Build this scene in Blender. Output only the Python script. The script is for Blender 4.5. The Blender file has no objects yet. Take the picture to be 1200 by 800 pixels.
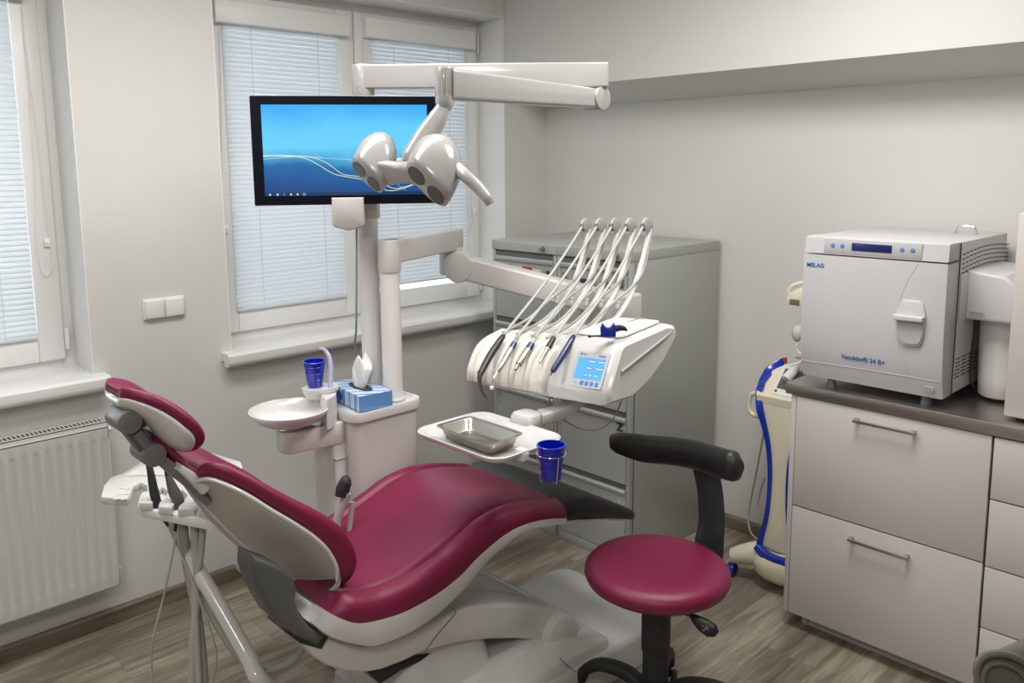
import bpy, bmesh, math, random
from mathutils import Vector, Matrix
random.seed(7)
V = Vector
PI = math.pi
COL = bpy.context.scene.collection

# ------------------------------------------------------------------ camera
# room frame: x = distance from the window wall, y = distance (negative) from the cabinet wall, z up
CAM = V((3.16, -3.30, 1.70))
YAW, PIT, ROL, FPX, PY = 2.37722202, 0.14162396, -0.00855605, 976.27, 330.045
_f0 = V((math.cos(YAW), math.sin(YAW), 0)); _r0 = V((math.sin(YAW), -math.cos(YAW), 0)); _u0 = V((0, 0, 1))
_f = _f0*math.cos(PIT) - _u0*math.sin(PIT); _u = _u0*math.cos(PIT) + _f0*math.sin(PIT)
RGT = _r0*math.cos(ROL) + _u*math.sin(ROL); UPV = _u*math.cos(ROL) - _r0*math.sin(ROL); FWD = _f
def ray(x, y): return RGT*((x-600)/FPX) - UPV*((y-PY)/FPX) + FWD
def at(x, y, d): return CAM + ray(x, y)*d                       # survey point at a depth
def on(x, y, ax, val):                                          # survey point on a real plane
    d = ray(x, y); i = 'xyz'.index(ax); return CAM + d*((val-CAM[i])/d[i])
cam_d = bpy.data.cameras.new('camera'); cam = bpy.data.objects.new('camera', cam_d); COL.objects.link(cam)
M = Matrix((RGT, UPV, -FWD)).transposed().to_4x4(); M.translation = CAM; cam.matrix_world = M
cam_d.sensor_width = 36; cam_d.lens = FPX/1200*36; cam_d.shift_y = -(400-PY)/1200; cam_d.clip_start = 0.05
bpy.context.scene.camera = cam

# ------------------------------------------------------------------ materials
def mat(name, col, rough=0.5, metal=0.0, bump=0.0, bscale=200, coat=0.0, var=0.0, vscale=6, spec=0.5, emit=None, es=1.0, trans=0.0, sub=0.0):
    m = bpy.data.materials.new(name); m.use_nodes = True; nt = m.node_tree; b = nt.nodes['Principled BSDF']
    b.inputs['Base Color'].default_value = (*col, 1); b.inputs['Roughness'].default_value = rough
    b.inputs['Metallic'].default_value = metal; b.inputs['Coat Weight'].default_value = coat
    b.inputs['Coat Roughness'].default_value = 0.08; b.inputs['Specular IOR Level'].default_value = spec
    b.inputs['Transmission Weight'].default_value = trans; b.inputs['Subsurface Weight'].default_value = sub
    tc = nt.nodes.new('ShaderNodeTexCoord')
    if var > 0:
        n = nt.nodes.new('ShaderNodeTexNoise'); n.inputs['Scale'].default_value = vscale; n.inputs['Detail'].default_value = 4
        nt.links.new(tc.outputs['Object'], n.inputs['Vector'])
        mx = nt.nodes.new('ShaderNodeMix'); mx.data_type = 'RGBA'
        mx.inputs['A'].default_value = (*[c*(1-var) for c in col], 1); mx.inputs['B'].default_value = (*[min(1, c*(1+var)) for c in col], 1)
        nt.links.new(n.outputs['Fac'], mx.inputs['Factor']); nt.links.new(mx.outputs['Result'], b.inputs['Base Color'])
    if bump > 0:
        n2 = nt.nodes.new('ShaderNodeTexNoise'); n2.inputs['Scale'].default_value = bscale; n2.inputs['Detail'].default_value = 3
        nt.links.new(tc.outputs['Object'], n2.inputs['Vector'])
        bp = nt.nodes.new('ShaderNodeBump'); bp.inputs['Strength'].default_value = bump; bp.inputs['Distance'].default_value = 0.002
        nt.links.new(n2.outputs['Fac'], bp.inputs['Height']); nt.links.new(bp.outputs['Normal'], b.inputs['Normal'])
    if emit:
        b.inputs['Emission Color'].default_value = (*emit, 1); b.inputs['Emission Strength'].default_value = es
    return m
WALLB = mat('back_wall_darkened', (.34, .33, .31), .85)  # walls out of view, tone darkened to cut bounced fill light
WALL = mat('wall_paint', (.655, .648, .622), .85, bump=.25, bscale=120, var=.015, vscale=2)
CEIL = mat('ceiling_paint', (.72, .71, .69), .9, bump=.1)
REV = mat('reveal_paint', (.72, .72, .71), .6, bump=.1)
PVC = mat('window_pvc', (.78, .78, .77), .32)
SILL = mat('sill_laminate', (.80, .80, .79), .25, coat=.3)
SLAT = mat('blind_slat', (.76, .79, .80), .38)
CORD = mat('blind_cord', (.62, .63, .62), .6)
CHAIN = mat('bead_chain', (.88, .87, .82), .5)
WHITE = mat('gloss_white_plastic', (.64, .63, .62), .22, coat=.5)
WHITE2 = mat('satin_white_plastic', (.78, .77, .76), .38)
LAMPW = mat('lamp_shell', (.345, .335, .33), .2, coat=.6)
ARMW = mat('painted_white_arm', (.66, .64, .625), .3, coat=.2)
CREAM = mat('cream_plastic', (.75, .70, .55), .28, coat=.4)
GREYP = mat('grey_shell', (.47, .445, .41), .35)
DGREY = mat('dark_grey_plastic', (.09, .095, .095), .4)
MGREY = mat('mid_grey_metal', (.20, .20, .205), .38, metal=.3)
BLACK = mat('black_plastic', (.012, .013, .015), .35)
BLACKR = mat('black_rubber', (.018, .02, .024), .6)
BLACKL = mat('black_leatherette', (.016, .017, .017), .42, bump=.3, bscale=400)
CRIM = mat('crimson_leatherette', (.185, .004, .046), .42, bump=.35, bscale=350, var=.06, vscale=5, spec=.55)
NAVY = mat('navy_plastic', (.012, .02, .10), .3, coat=.3)
BLUECUP = mat('blue_cup_plastic', (.002, .012, .42), .22, coat=.3, sub=.0)
BLUE = mat('royal_blue_plastic', (.003, .03, .36), .25, coat=.4)
CHROME = mat('chrome', (.75, .75, .76), .12, metal=1)
STEEL = mat('stainless_steel', (.50, .475, .43), .27, metal=1, bump=.15, bscale=60)
BRUSH = mat('brushed_steel', (.50, .47, .45), .36, metal=1)
BRASS = mat('lock_brass', (.35, .28, .18), .35, metal=1)
CAB = mat('cabinet_laminate', (.56, .54, .515), .45, bump=.12, bscale=260)
FILE = mat('filing_grey', (.39, .40, .385), .38, bump=.1, bscale=300)
FILED = mat('filing_recess', (.13, .135, .135), .5)
GAP = mat('dark_gap', (.03, .03, .032), .8)
RAD = mat('radiator_enamel', (.56, .555, .535), .35)
HOSE = mat('grey_silicone_hose', (.42, .425, .39), .42)
HOSEG = mat('corrugated_hose', (.34, .345, .31), .5)
CABLE = mat('grey_cable', (.36, .35, .33), .5)
AUTO = mat('autoclave_enamel', (.56, .555, .57), .36)
AUTOG = mat('autoclave_panel_grey', (.46, .46, .47), .4)
LCDN = mat('lcd_navy', (.01, .015, .12), .25)
BTN = mat('blue_button', (.10, .24, .55), .4)
INKB = mat('blue_ink', (.02, .10, .42), .5)
INK = mat('dark_ink', (.02, .02, .025), .6)
INKG = mat('grey_ink', (.22, .22, .22), .6)
TISSUE = mat('tissue_paper', (.82, .82, .81), .9)
BEZEL = mat('monitor_bezel', (.003, .004, .009), .18, spec=.22)
MARM = mat('monitor_mount', (.52, .50, .475), .35)
FELT = mat('taupe_upholstery', (.155, .145, .125), .95, bump=.9, bscale=500, var=.1, vscale=60)
PEDAL = mat('reflector_glass', (.06, .06, .06), .15, coat=.6)
RED = mat('red_label', (.55, .03, .03), .6)
PINK = mat('magenta_label', (.32, .05, .12), .6)
PURP = mat('purple_label', (.06, .02, .10), .6)
PAPER = mat('paper_label', (.75, .74, .72), .7)
WATER = mat('lavender_spout', (.50, .50, .70), .2, coat=.4)

def floor_mat():
    m = bpy.data.materials.new('vinyl_plank_floor'); m.use_nodes = True; nt = m.node_tree; b = nt.nodes['Principled BSDF']; N = nt.nodes.new; L = nt.links.new
    tc = N('ShaderNodeTexCoord')
    sw = N('ShaderNodeMapping'); sw.inputs['Rotation'].default_value = (0, 0, PI/2); L(tc.outputs['Object'], sw.inputs['Vector'])
    br = N('ShaderNodeTexBrick'); br.offset = .37; br.inputs['Scale'].default_value = 1; br.inputs['Brick Width'].default_value = 1.22; br.inputs['Row Height'].default_value = .18
    br.inputs['Mortar Size'].default_value = .0009; br.inputs['Mortar Smooth'].default_value = .3; br.inputs['Bias'].default_value = 0
    br.inputs['Color1'].default_value = (0, 0, 0, 1); br.inputs['Color2'].default_value = (1, 1, 1, 1); br.inputs['Mortar'].default_value = (.5, .5, .5, 1)
    L(sw.outputs['Vector'], br.inputs['Vector'])
    mp = N('ShaderNodeMapping'); mp.inputs['Scale'].default_value = (26, 2.6, 1); L(tc.outputs['Object'], mp.inputs['Vector'])
    off = N('ShaderNodeVectorMath'); off.operation = 'MULTIPLY_ADD'; off.inputs[1].default_value = (9, 17, 0); L(br.outputs['Color'], off.inputs[0]); L(mp.outputs['Vector'], off.inputs[2])
    g = N('ShaderNodeTexNoise'); g.inputs['Scale'].default_value = 1; g.inputs['Detail'].default_value = 7; g.inputs['Roughness'].default_value = .62; g.inputs['Distortion'].default_value = .6; L(off.outputs['Vector'], g.inputs['Vector'])
    mp2 = N('ShaderNodeMapping'); mp2.inputs['Scale'].default_value = (5, 1.3, 1); L(tc.outputs['Object'], mp2.inputs['Vector'])
    g2 = N('ShaderNodeTexNoise'); g2.inputs['Scale'].default_value = 1; g2.inputs['Detail'].default_value = 4; L(mp2.outputs['Vector'], g2.inputs['Vector'])
    mp3 = N('ShaderNodeMapping'); mp3.inputs['Scale'].default_value = (120, 7, 1); L(tc.outputs['Object'], mp3.inputs['Vector'])
    g3 = N('ShaderNodeTexNoise'); g3.inputs['Scale'].default_value = 1; g3.inputs['Detail'].default_value = 3; L(mp3.outputs['Vector'], g3.inputs['Vector'])
    a = N('ShaderNodeMath'); a.operation = 'MULTIPLY_ADD'; a.inputs[1].default_value = .45; L(g2.outputs['Fac'], a.inputs[0]); 
    a0 = N('ShaderNodeMath'); a0.operation = 'MULTIPLY'; a0.inputs[1].default_value = .55; L(g.outputs['Fac'], a0.inputs[0]); L(a0.outputs[0], a.inputs[2])
    a2 = N('ShaderNodeMath'); a2.operation = 'MULTIPLY_ADD'; a2.inputs[1].default_value = .16; L(g3.outputs['Fac'], a2.inputs[0]); L(a.outputs[0], a2.inputs[2])
    a3 = N('ShaderNodeMath'); a3.operation = 'MULTIPLY_ADD'; a3.inputs[1].default_value = .07; L(br.outputs['Color'], a3.inputs[0]); L(a2.outputs[0], a3.inputs[2])
    r = N('ShaderNodeValToRGB'); e = r.color_ramp.elements; e[0].position = .42; e[0].color = (.10, .080, .060, 1); e[1].position = .76; e[1].color = (.45, .40, .315, 1)
    x = e.new(.58); x.color = (.225, .190, .143, 1); L(a3.outputs[0], r.inputs['Fac'])
    mx = N('ShaderNodeMix'); mx.data_type = 'RGBA'; mx.inputs['B'].default_value = (.11, .095, .075, 1); L(br.outputs['Fac'], mx.inputs['Factor']); L(r.outputs['Color'], mx.inputs['A'])
    L(mx.outputs['Result'], b.inputs['Base Color']); b.inputs['Roughness'].default_value = .42
    bp = N('ShaderNodeBump'); bp.inputs['Strength'].default_value = .25; bp.inputs['Distance'].default_value = .001; L(g3.outputs['Fac'], bp.inputs['Height']); L(bp.outputs['Normal'], b.inputs['Normal'])
    return m
FLOOR = floor_mat()
def base_mat():
    m = bpy.data.materials.new('baseboard_wood'); m.use_nodes = True; nt = m.node_tree; b = nt.nodes['Principled BSDF']; N = nt.nodes.new; L = nt.links.new
    tc = N('ShaderNodeTexCoord'); mp = N('ShaderNodeMapping'); mp.inputs['Scale'].default_value = (3, 3, 60); L(tc.outputs['Object'], mp.inputs['Vector'])
    g = N('ShaderNodeTexNoise'); g.inputs['Scale'].default_value = 1; g.inputs['Detail'].default_value = 5; L(mp.outputs['Vector'], g.inputs['Vector'])
    r = N('ShaderNodeValToRGB'); e = r.color_ramp.elements; e[0].position = .35; e[0].color = (.13, .10, .075, 1); e[1].position = .7; e[1].color = (.25, .20, .155, 1); L(g.outputs['Fac'], r.inputs['Fac'])
    L(r.outputs['Color'], b.inputs['Base Color']); b.inputs['Roughness'].default_value = .5; return m
BASEB = base_mat()

def slat_mat():
    m = mat('translucent_blind_slat', (.80, .82, .83), .38); nt = m.node_tree; b = nt.nodes['Principled BSDF']
    tr = nt.nodes.new('ShaderNodeBsdfTranslucent'); tr.inputs['Color'].default_value = (.8, .86, .9, 1)
    mx = nt.nodes.new('ShaderNodeMixShader'); mx.inputs[0].default_value = .33
    nt.links.new(b.outputs[0], mx.inputs[1]); nt.links.new(tr.outputs[0], mx.inputs[2]); nt.links.new(mx.outputs[0], nt.nodes['Material Output'].inputs[0]); return m
SLAT = slat_mat()

# ------------------------------------------------------------------ mesh helpers
def NB(): return bmesh.new()
def bevel_edges(bm, edges, w, seg=2):
    if w > 0 and edges: bmesh.ops.bevel(bm, geom=list(edges), offset=w, segments=seg, profile=.5, affect='EDGES', clamp_overlap=True)
def box(bm, lo, hi, bev=0, seg=2, mtx=None):
    lo = V(lo); hi = V(hi); t = NB()
    bmesh.ops.create_cube(t, size=1)
    for v in t.verts: v.co = V([(lo[i]+hi[i])/2 + v.co[i]*(hi[i]-lo[i]) for i in range(3)])
    bevel_edges(t, t.edges, bev, seg)
    if mtx: t.transform(mtx)
    merge(bm, t); return bm
def merge(bm, t):
    me = bpy.data.meshes.new('tmp'); t.to_mesh(me); t.free(); bm.from_mesh(me); bpy.data.meshes.remove(me)
def prism(bm, pts, vec, bev=0, seg=2, only=None):
    t = NB(); vs = [t.verts.new(V(p)) for p in pts]; vec = V(vec); ws = [t.verts.new(V(p)+vec) for p in pts]; n = len(vs)
    t.faces.new(vs); t.faces.new(ws[::-1])
    for i in range(n): t.faces.new((vs[i], ws[i], ws[(i+1) % n], vs[(i+1) % n]))
    bmesh.ops.recalc_face_normals(t, faces=t.faces[:])
    if bev > 0:
        caps = [e for e in t.edges if not ((e.verts[0] in vs) ^ (e.verts[1] in vs))]
        bevel_edges(t, caps, bev, seg)
    merge(bm, t); return bm
def ring(c, u, v, ru, rv, n, p=2.0, a0=0):
    out = []
    for i in range(n):
        a = a0+2*PI*i/n; ca, sa = math.cos(a), math.sin(a)
        out.append(V(c) + V(u)*(ru*math.copysign(abs(ca)**(2/p), ca)) + V(v)*(rv*math.copysign(abs(sa)**(2/p), sa)))
    return out
def loft(bm, rings, cap=True, closed=True):
    t = NB(); R = [[t.verts.new(V(p)) for p in r] for r in rings]; n = len(R[0])
    for a, b in zip(R, R[1:]):
        for i in range(n if closed else n-1):
            j = (i+1) % n
            try: t.faces.new((a[i], a[j], b[j], b[i]))
            except ValueError: pass
    if cap: t.faces.new(R[0][::-1]); t.faces.new(R[-1])
    bmesh.ops.recalc_face_normals(t, faces=t.faces[:]); merge(bm, t); return bm
def smooth(pts, n=8):
    pts = [V(p) for p in pts]; out = []
    P = [pts[0]*2-pts[1]] + pts + [pts[-1]*2-pts[-2]]
    for i in range(1, len(P)-2):
        for k in range(n):
            t = k/n; a, b, c, d = P[i-1], P[i], P[i+1], P[i+2]
            out.append(.5*((2*b)+(c-a)*t+(2*a-5*b+4*c-d)*t*t+(-a+3*b-3*c+d)*t**3))
    out.append(pts[-1]); return out
def lerp(a, b, t): return a+(b-a)*t
def tube(bm, pts, r, n=10, sm=6, rib=0, flat=None):
    P = smooth(pts, sm) if sm else [V(p) for p in pts]; m = len(P)
    rr = r if isinstance(r, (list, tuple)) else [r, r]
    def rad(i):
        f = i/(m-1)*(len(rr)-1); k = min(int(f), len(rr)-2); return lerp(rr[k], rr[k+1], f-k)
    rings = []; up = None
    for i, p in enumerate(P):
        t = (P[min(i+1, m-1)]-P[max(i-1, 0)])
        if t.length < 1e-9: t = V((0, 0, 1))
        t.normalize()
        if up is None:
            up = V((0, 0, 1)) if abs(t.z) < .9 else V((1, 0, 0))
            if flat: up = V(flat)
        s = t.cross(up)
        if s.length < 1e-6: s = t.orthogonal()
        s.normalize(); up = s.cross(t).normalized() if not flat else V(flat)
        u2 = s.cross(t).normalized()
        k = rad(i)*(1+(rib*(1 if i % 2 else -1)))
        rings.append(ring(p, s, u2, k, k, n))
    return loft(bm, rings)
def strap(bm, pts, side, w, th, sm=8, p=4, n=12):       # flat bar of width w along 'side'
    P = smooth(pts, sm) if sm else [V(q) for q in pts]; m = len(P); side = V(side).normalized(); rings = []
    ww = w if isinstance(w, (list, tuple)) else [w, w]; tt = th if isinstance(th, (list, tuple)) else [th, th]
    def g(L, i):
        f = i/(m-1)*(len(L)-1); k = min(int(f), len(L)-2); return lerp(L[k], L[k+1], f-k)
    for i, q in enumerate(P):
        t = (P[min(i+1, m-1)]-P[max(i-1, 0)]).normalized(); nn = t.cross(side).normalized()
        rings.append(ring(q, side, nn, g(ww, i)/2, g(tt, i)/2, n, p))
    return loft(bm, rings)
def cyl(bm, a, b, r0, r1=None, n=24, bev=0):
    a = V(a); b = V(b); r1 = r0 if r1 is None else r1; t = (b-a).normalized(); u = t.orthogonal().normalized(); v = t.cross(u)
    if bev > 0:
        L = (b-a).length; rings = [ring(a, u, v, r0-bev, r0-bev, n), ring(a+t*bev*.3, u, v, r0-bev*.3, r0-bev*.3, n), ring(a+t*bev, u, v, r0, r0, n),
             ring(b-t*bev, u, v, r1, r1, n), ring(b-t*bev*.3, u, v, r1-bev*.3, r1-bev*.3, n), ring(b, u, v, r1-bev, r1-bev, n)]
    else: rings = [ring(a, u, v, r0, r0, n), ring(b, u, v, r1, r1, n)]
    return loft(bm, rings)
def lathe(bm, c, prof, axis=(0, 0, 1), n=40, sx=1, sy=1, u=None):
    c = V(c); ax = V(axis).normalized(); u = V(u).normalized() if u else ax.orthogonal().normalized(); v = ax.cross(u)
    t = NB(); R = []
    for r, z in prof:
        if r < 1e-6: R.append([t.verts.new(c+ax*z)])
        else: R.append([t.verts.new(p) for p in ring(c+ax*z, u, v, r*sx, r*sy, n)])
    for a, b in zip(R, R[1:]):
        for i in range(n):
            j = (i+1) % n
            if len(a) == 1 and len(b) == 1: continue
            if len(a) == 1: t.faces.new((a[0], b[j], b[i]))
            elif len(b) == 1: t.faces.new((a[i], a[j], b[0]))
            else: t.faces.new((a[i], a[j], b[j], b[i]))
    bmesh.ops.recalc_face_normals(t, faces=t.faces[:]); merge(bm, t); return bm
def sphere(bm, c, r, u=16, v=10, s=(1, 1, 1)):
    t = NB(); bmesh.ops.create_uvsphere(t, u_segments=u, v_segments=v, radius=r)
    for q in t.verts: q.co = V((q.co.x*s[0], q.co.y*s[1], q.co.z*s[2])) + V(c)
    merge(bm, t); return bm

ORG = {}
def setp(o, parent):
    o.parent = parent
    if parent.name in ORG: o.matrix_parent_inverse = Matrix.Translation(-ORG[parent.name])
    elif parent.matrix_basis != Matrix.Identity(4): o.matrix_parent_inverse = parent.matrix_basis.inverted()
def obj(name, bm, m, parent=None, sharp=38, kind=None, label=None):
    for e in bm.edges:
        if len(e.link_faces) == 2 and e.calc_face_angle(0) > math.radians(sharp): e.smooth = False
    for f in bm.faces: f.smooth = True
    me = bpy.data.meshes.new(name); bm.to_mesh(me); bm.free(); me.materials.append(m)
    o = bpy.data.objects.new(name, me); COL.objects.link(o)
    if parent: setp(o, parent)
    if kind: o['kind'] = kind
    if label: o['label'] = label
    return o
def tag(o, label, cat, group=None):
    o['label'] = label; o['category'] = cat
    if group: o['group'] = group
    return o
def thing(name, label, cat, loc, group=None):
    o = bpy.data.objects.new(name, None); COL.objects.link(o); o.location = V(loc); o.empty_display_size = .05; ORG[o.name] = V(loc)
    return tag(o, label, cat, group)
def struct(name, bm, m, parent=None): return obj(name, bm, m, parent, kind=None if parent else 'structure')
def text(name, s, m, origin, right, up, size, parent, depth=.0006, align='CENTER', bold=0):
    cu = bpy.data.curves.new('t', 'FONT'); cu.body = s; cu.size = size; cu.align_x = align; cu.align_y = 'CENTER'; cu.extrude = depth; cu.offset = bold
    to = bpy.data.objects.new('t', cu); COL.objects.link(to)
    dg = bpy.context.evaluated_depsgraph_get(); me = bpy.data.meshes.new_from_object(to.evaluated_get(dg))
    bpy.data.objects.remove(to); bpy.data.curves.remove(cu)
    r = V(right).normalized(); n = r.cross(V(up)).normalized(); u = n.cross(r)
    T = Matrix((r, u, n)).transposed().to_4x4(); T.translation = V(origin) + n*.0006
    me.transform(T); me.materials.clear(); me.materials.append(m)
    o = bpy.data.objects.new(name, me); COL.objects.link(o); setp(o, parent); return o
def rrect(c, u, v, w, h, r, n=5):
    c = V(c); u = V(u).normalized(); v = V(v).normalized(); out = []
    for sx, sy, a0 in ((1, 1, 0), (-1, 1, PI/2), (-1, -1, PI), (1, -1, 3*PI/2)):
        for k in range(n+1):
            a = a0+PI/2*k/n; out.append(c+u*(sx*(w/2-r)+r*math.cos(a))+v*(sy*(h/2-r)+r*math.sin(a)))
    return out
def round_poly(pts, r, n=4):
    pts = [V(p) for p in pts]; out = []; m = len(pts)
    for i in range(m):
        a, b, c = pts[i-1], pts[i], pts[(i+1) % m]; d1 = (a-b); d2 = (c-b)
        k = min(r, d1.length*.45, d2.length*.45); p = b+d1.normalized()*k; q = b+d2.normalized()*k
        for j in range(n+1):
            t = j/n; out.append((1-t)**2*p+2*t*(1-t)*b+t*t*q)
    return out

# ------------------------------------------------------------------ room shell
H = 2.66; XR = 4.3; YB = -4.6
struct('floor', box(NB(), (-.01, YB, -.1), (XR, 0, 0)), FLOOR)
struct('ceiling', box(NB(), (-.3, YB-.1, H), (XR+.1, .1, H+.1)), CEIL)
W1, W2, ZS, ZT, DX = (-3.86, -2.362), (-1.844, -.312), .925, 2.43, -.27
b = NB()
box(b, (DX, YB-.1, -.1), (0, .1, ZS)); box(b, (DX, YB-.1, ZT), (0, .1, H))
for a_, c_ in ((YB-.1, W1[0]), (W1[1], W2[0]), (W2[1], .1)): box(b, (DX, a_, ZS), (0, c_, ZT))
struct('wall_left', b, WALL)
struct('wall_right', box(NB(), (0, 0, -.1), (XR+.1, .1, H)), WALL)
struct('wall_back', box(NB(), (0, YB-.1, -.1), (XR+.1, YB, H)), WALLB)
struct('wall_front', box(NB(), (XR, YB, -.1), (XR+.1, 0, H)), WALLB)
struct('trim_1', prism(NB(), [(0, -.305, 2.06), (0, 0, 1.985), (0, 0, H), (0, -.305, H)], (XR, 0, 0)), WALL)   # boxed-in bulkhead over the cabinet wall
struct('baseboard_left', prism(NB(), [(0, YB, 0), (.016, YB, 0), (.016, YB, .052), (.008, YB, .062), (0, YB, .062)], (0, -YB, 0)), BASEB)
struct('baseboard_right', prism(NB(), [(.016, 0, 0), (.016, -.016, 0), (.016, -.016, .052), (.016, -.008, .062), (.016, 0, .062)], (XR-.016, 0, 0)), BASEB)

def frame_bm(x0, x1, y0, y1, z0, z1, w, bev=.004):
    b = NB(); box(b, (x0, y0, z0), (x1, y0+w, z1), bev); box(b, (x0, y1-w, z0), (x1, y1, z1), bev)
    box(b, (x0, y0+w-.001, z0), (x1, y1-w+.001, z0+w), bev); box(b, (x0, y0+w-.001, z1-w), (x1, y1-w+.001, z1), bev); return b
GLASS = mat('window_glass', (.9, .95, 1), .02, trans=1.0)
def blind(y0, y1, z0, z1, label, left_open=-.004):
    t = thing('venetian_blind', label, 'blind', (-.17, (y0+y1)/2, z1))
    obj('headrail', box(NB(), (-.196, y0-.045, z1-.005), (-.135, y1+.045, z1+.085), .006, 3), PVC, t)
    b = NB(); p = .0192; n = int((z1-z0)/p); sx = math.sin(math.radians(27)); cx = math.cos(math.radians(27)); w = .0125
    for k in range(n):
        zc = z1-.012-k*p; jit = random.uniform(-.0006, .0006)
        pr = [(-.178+jit-sx*w, zc+cx*w*.98), (-.1745+jit, zc+.002), (-.178+jit+sx*w, zc-cx*w), (-.1787+jit+sx*w, zc-cx*w-.0004), (-.1756+jit, zc+.0015), (-.1787+jit-sx*w, zc+cx*w*.98)]
        prism(b, [V((x, y0+left_open, z)) for x, z in pr], (0, y1-y0-left_open-.004, 0))
    obj('slats', b, SLAT, t, sharp=60)
    obj('bottom_rail', box(NB(), (-.187, y0+left_open, z0+.004), (-.168, y1-.004, z0+.016), .003), SLAT, t)
    for f in (.22, .80):
        obj('ladder_cord', cyl(NB(), (-.169, lerp(y0, y1, f), z0+.01), (-.169, lerp(y0, y1, f), z1), .0008, n=6), CORD, t)
    return t
REVEAL = mat('daylit_reveal_white', (.80, .80, .79), .6, bump=.08)  # lighter than the wall: daylight on the reveals put into the colour
def reveal(n, y0, y1):  # added thin lining boxes that carry the daylit tone
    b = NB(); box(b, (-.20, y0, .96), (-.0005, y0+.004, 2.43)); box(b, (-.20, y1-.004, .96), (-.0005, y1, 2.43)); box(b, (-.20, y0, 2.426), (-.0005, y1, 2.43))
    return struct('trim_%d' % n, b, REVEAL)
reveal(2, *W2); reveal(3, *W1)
# window 2 (two sashes)
w2 = struct('window_2', frame_bm(-.262, -.20, W2[0], W2[1], ZS+.03, ZT, .045), PVC)
S1 = (-1.803, -1.092); S2 = (-1.086, -.338)
for i, (a_, c_) in enumerate((S1, S2)):
    obj('sash', frame_bm(-.24, -.18, a_, c_, .993, 2.392, .088, .006), PVC, w2)
    obj('glass_pane', box(NB(), (-.215, a_+.08, 1.08), (-.210, c_-.08, 2.30)), GLASS, w2)
obj('upper_hinge', cyl(NB(), (-.176, -.333, 2.26), (-.176, -.333, 2.36), .007, n=10, bev=.002), PVC, w2)
obj('lower_hinge', cyl(NB(), (-.176, -.333, 1.02), (-.176, -.333, 1.10), .007, n=10, bev=.002), PVC, w2)
def sill(y0, y1, par):
    b = prism(NB(), [(-.20, y0, .925), (.02, y0, .925), (.02, y0, .905), (.052, y0, .905), (.062, y0, .912), (.066, y0, .925), (.066, y0, .950), (.056, y0, .960), (-.20, y0, .960)], (0, y1-y0, 0), .001, 1)
    return obj('sill', b, SILL, par)
sill(-1.885, -.29, w2)
blind(-1.722, -1.178, 1.078, 2.275, 'closed white venetian blind behind the monitor, left half of the double window')
blind(-1.002, -.424, 1.105, 2.282, 'closed white venetian blind with a bright gap below, right half of the double window')
w1 = struct('window_1', frame_bm(-.262, -.20, W1[0], W1[1], ZS+.03, ZT, .045), PVC)
for a_, c_ in ((-3.82, -3.105), (-3.099, -2.40)):
    obj('sash', frame_bm(-.24, -.18, a_, c_, .993, 2.392, .088, .006), PVC, w1)
    obj('glass_pane', box(NB(), (-.215, a_+.08, 1.08), (-.210, c_-.08, 2.30)), GLASS, w1)
obj('lower_hinge', cyl(NB(), (-.174, -2.393, 1.03), (-.174, -2.393, 1.11), .009, n=10, bev=.002), WHITE2, w1)
sill(-3.9, -2.325, w1)
blind(-3.01, -2.487, 1.078, 2.275, 'closed white venetian blind cut off by the left edge of the photo', .004)
# bead chains and their clips
def chain(pts, label, grp=None):
    b = NB(); P = smooth(pts, 60)
    acc = 0; last = P[0]; sphere(b, last, .0016, 6, 5)
    for p in P[1:]:
        acc += (p-last).length; last = p
        if acc > .0062: sphere(b, p, .0024, 6, 5); acc = 0
    tube(b, pts, .0007, 5, 10)
    o = obj('bead_chain', b, CHAIN); tag(o, label, 'blind chain', grp); return o
X = -.172
c_ = on(55, 283, 'x', X)
chain([on(24, -20, 'x', X), on(28, 40, 'x', X), on(36, 130, 'x', X), on(42, 220, 'x', X), on(44, 290, 'x', X), on(50, 318, 'x', X), on(56, 322, 'x', X), on(62, 310, 'x', X), on(60, 292, 'x', X), on(52, 230, 'x', X), on(40, 130, 'x', X), on(30, 50, 'x', X), on(25, -20, 'x', X)],
      'looped ivory bead chain hanging on the sash of the left window')
t = thing('chain_clip', 'small ivory clip holding the bead chain on the left window sash', 'clip', on(54, 283, 'x', -.18))
obj('clip_body', box(NB(), on(51.5, 289, 'x', -.18)+V((0, 0, 0)), on(57.5, 279, 'x', -.18)+V((.012, 0, 0)), .003), CHAIN, t)
obj('clip_knob', cyl(NB(), on(54.5, 283.5, 'x', -.17), on(54.5, 283.5, 'x', -.17)+V((.009, 0, 0)), .004, n=10), CHAIN, t)
for px, py, lb, xx in ((264.5, 268, 'small ivory clip on the wide frame at the left edge of the double window', -.18), (555, 247, 'small ivory clip on the sash at the right of the double window', -.18)):
    t = thing('chain_clip', lb, 'clip', on(px, py, 'x', xx))
    p = on(px, py, 'x', xx)
    obj('clip_body', box(NB(), p+V((0, -.010, -.018)), p+V((.012, .010, .018)), .003), CHAIN, t)
    obj('clip_knob', cyl(NB(), p+V((.011, 0, 0)), p+V((.018, 0, 0)), .005, n=10), CHAIN, t)
o = obj('blind_cord', tube(NB(), [on(257, 32, 'x', X), on(259, 120, 'x', X), on(260.5, 228, 'x', X)], .0013, 6), CORD); tag(o, 'thin straight pull cord at the left edge of the double window', 'blind cord')
o = obj('blind_cord', tube(NB(), [on(546, 62, 'x', X), on(549, 180, 'x', X), on(552, 240, 'x', X), on(553, 262, 'x', X), on(548, 275, 'x', X), on(543, 277, 'x', X)], .0013, 6), CORD); tag(o, 'thin cord ending in a loop beside the right blind of the double window', 'blind cord')
o = obj('blind_cord', tube(NB(), [on(424.5, 45, 'x', X), on(425.5, 240, 'x', X), on(427.5, 366, 'x', X)], .0012, 6), CORD); tag(o, 'thin cord on the middle mullion of the double window, mostly behind the pole', 'blind cord')

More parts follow.
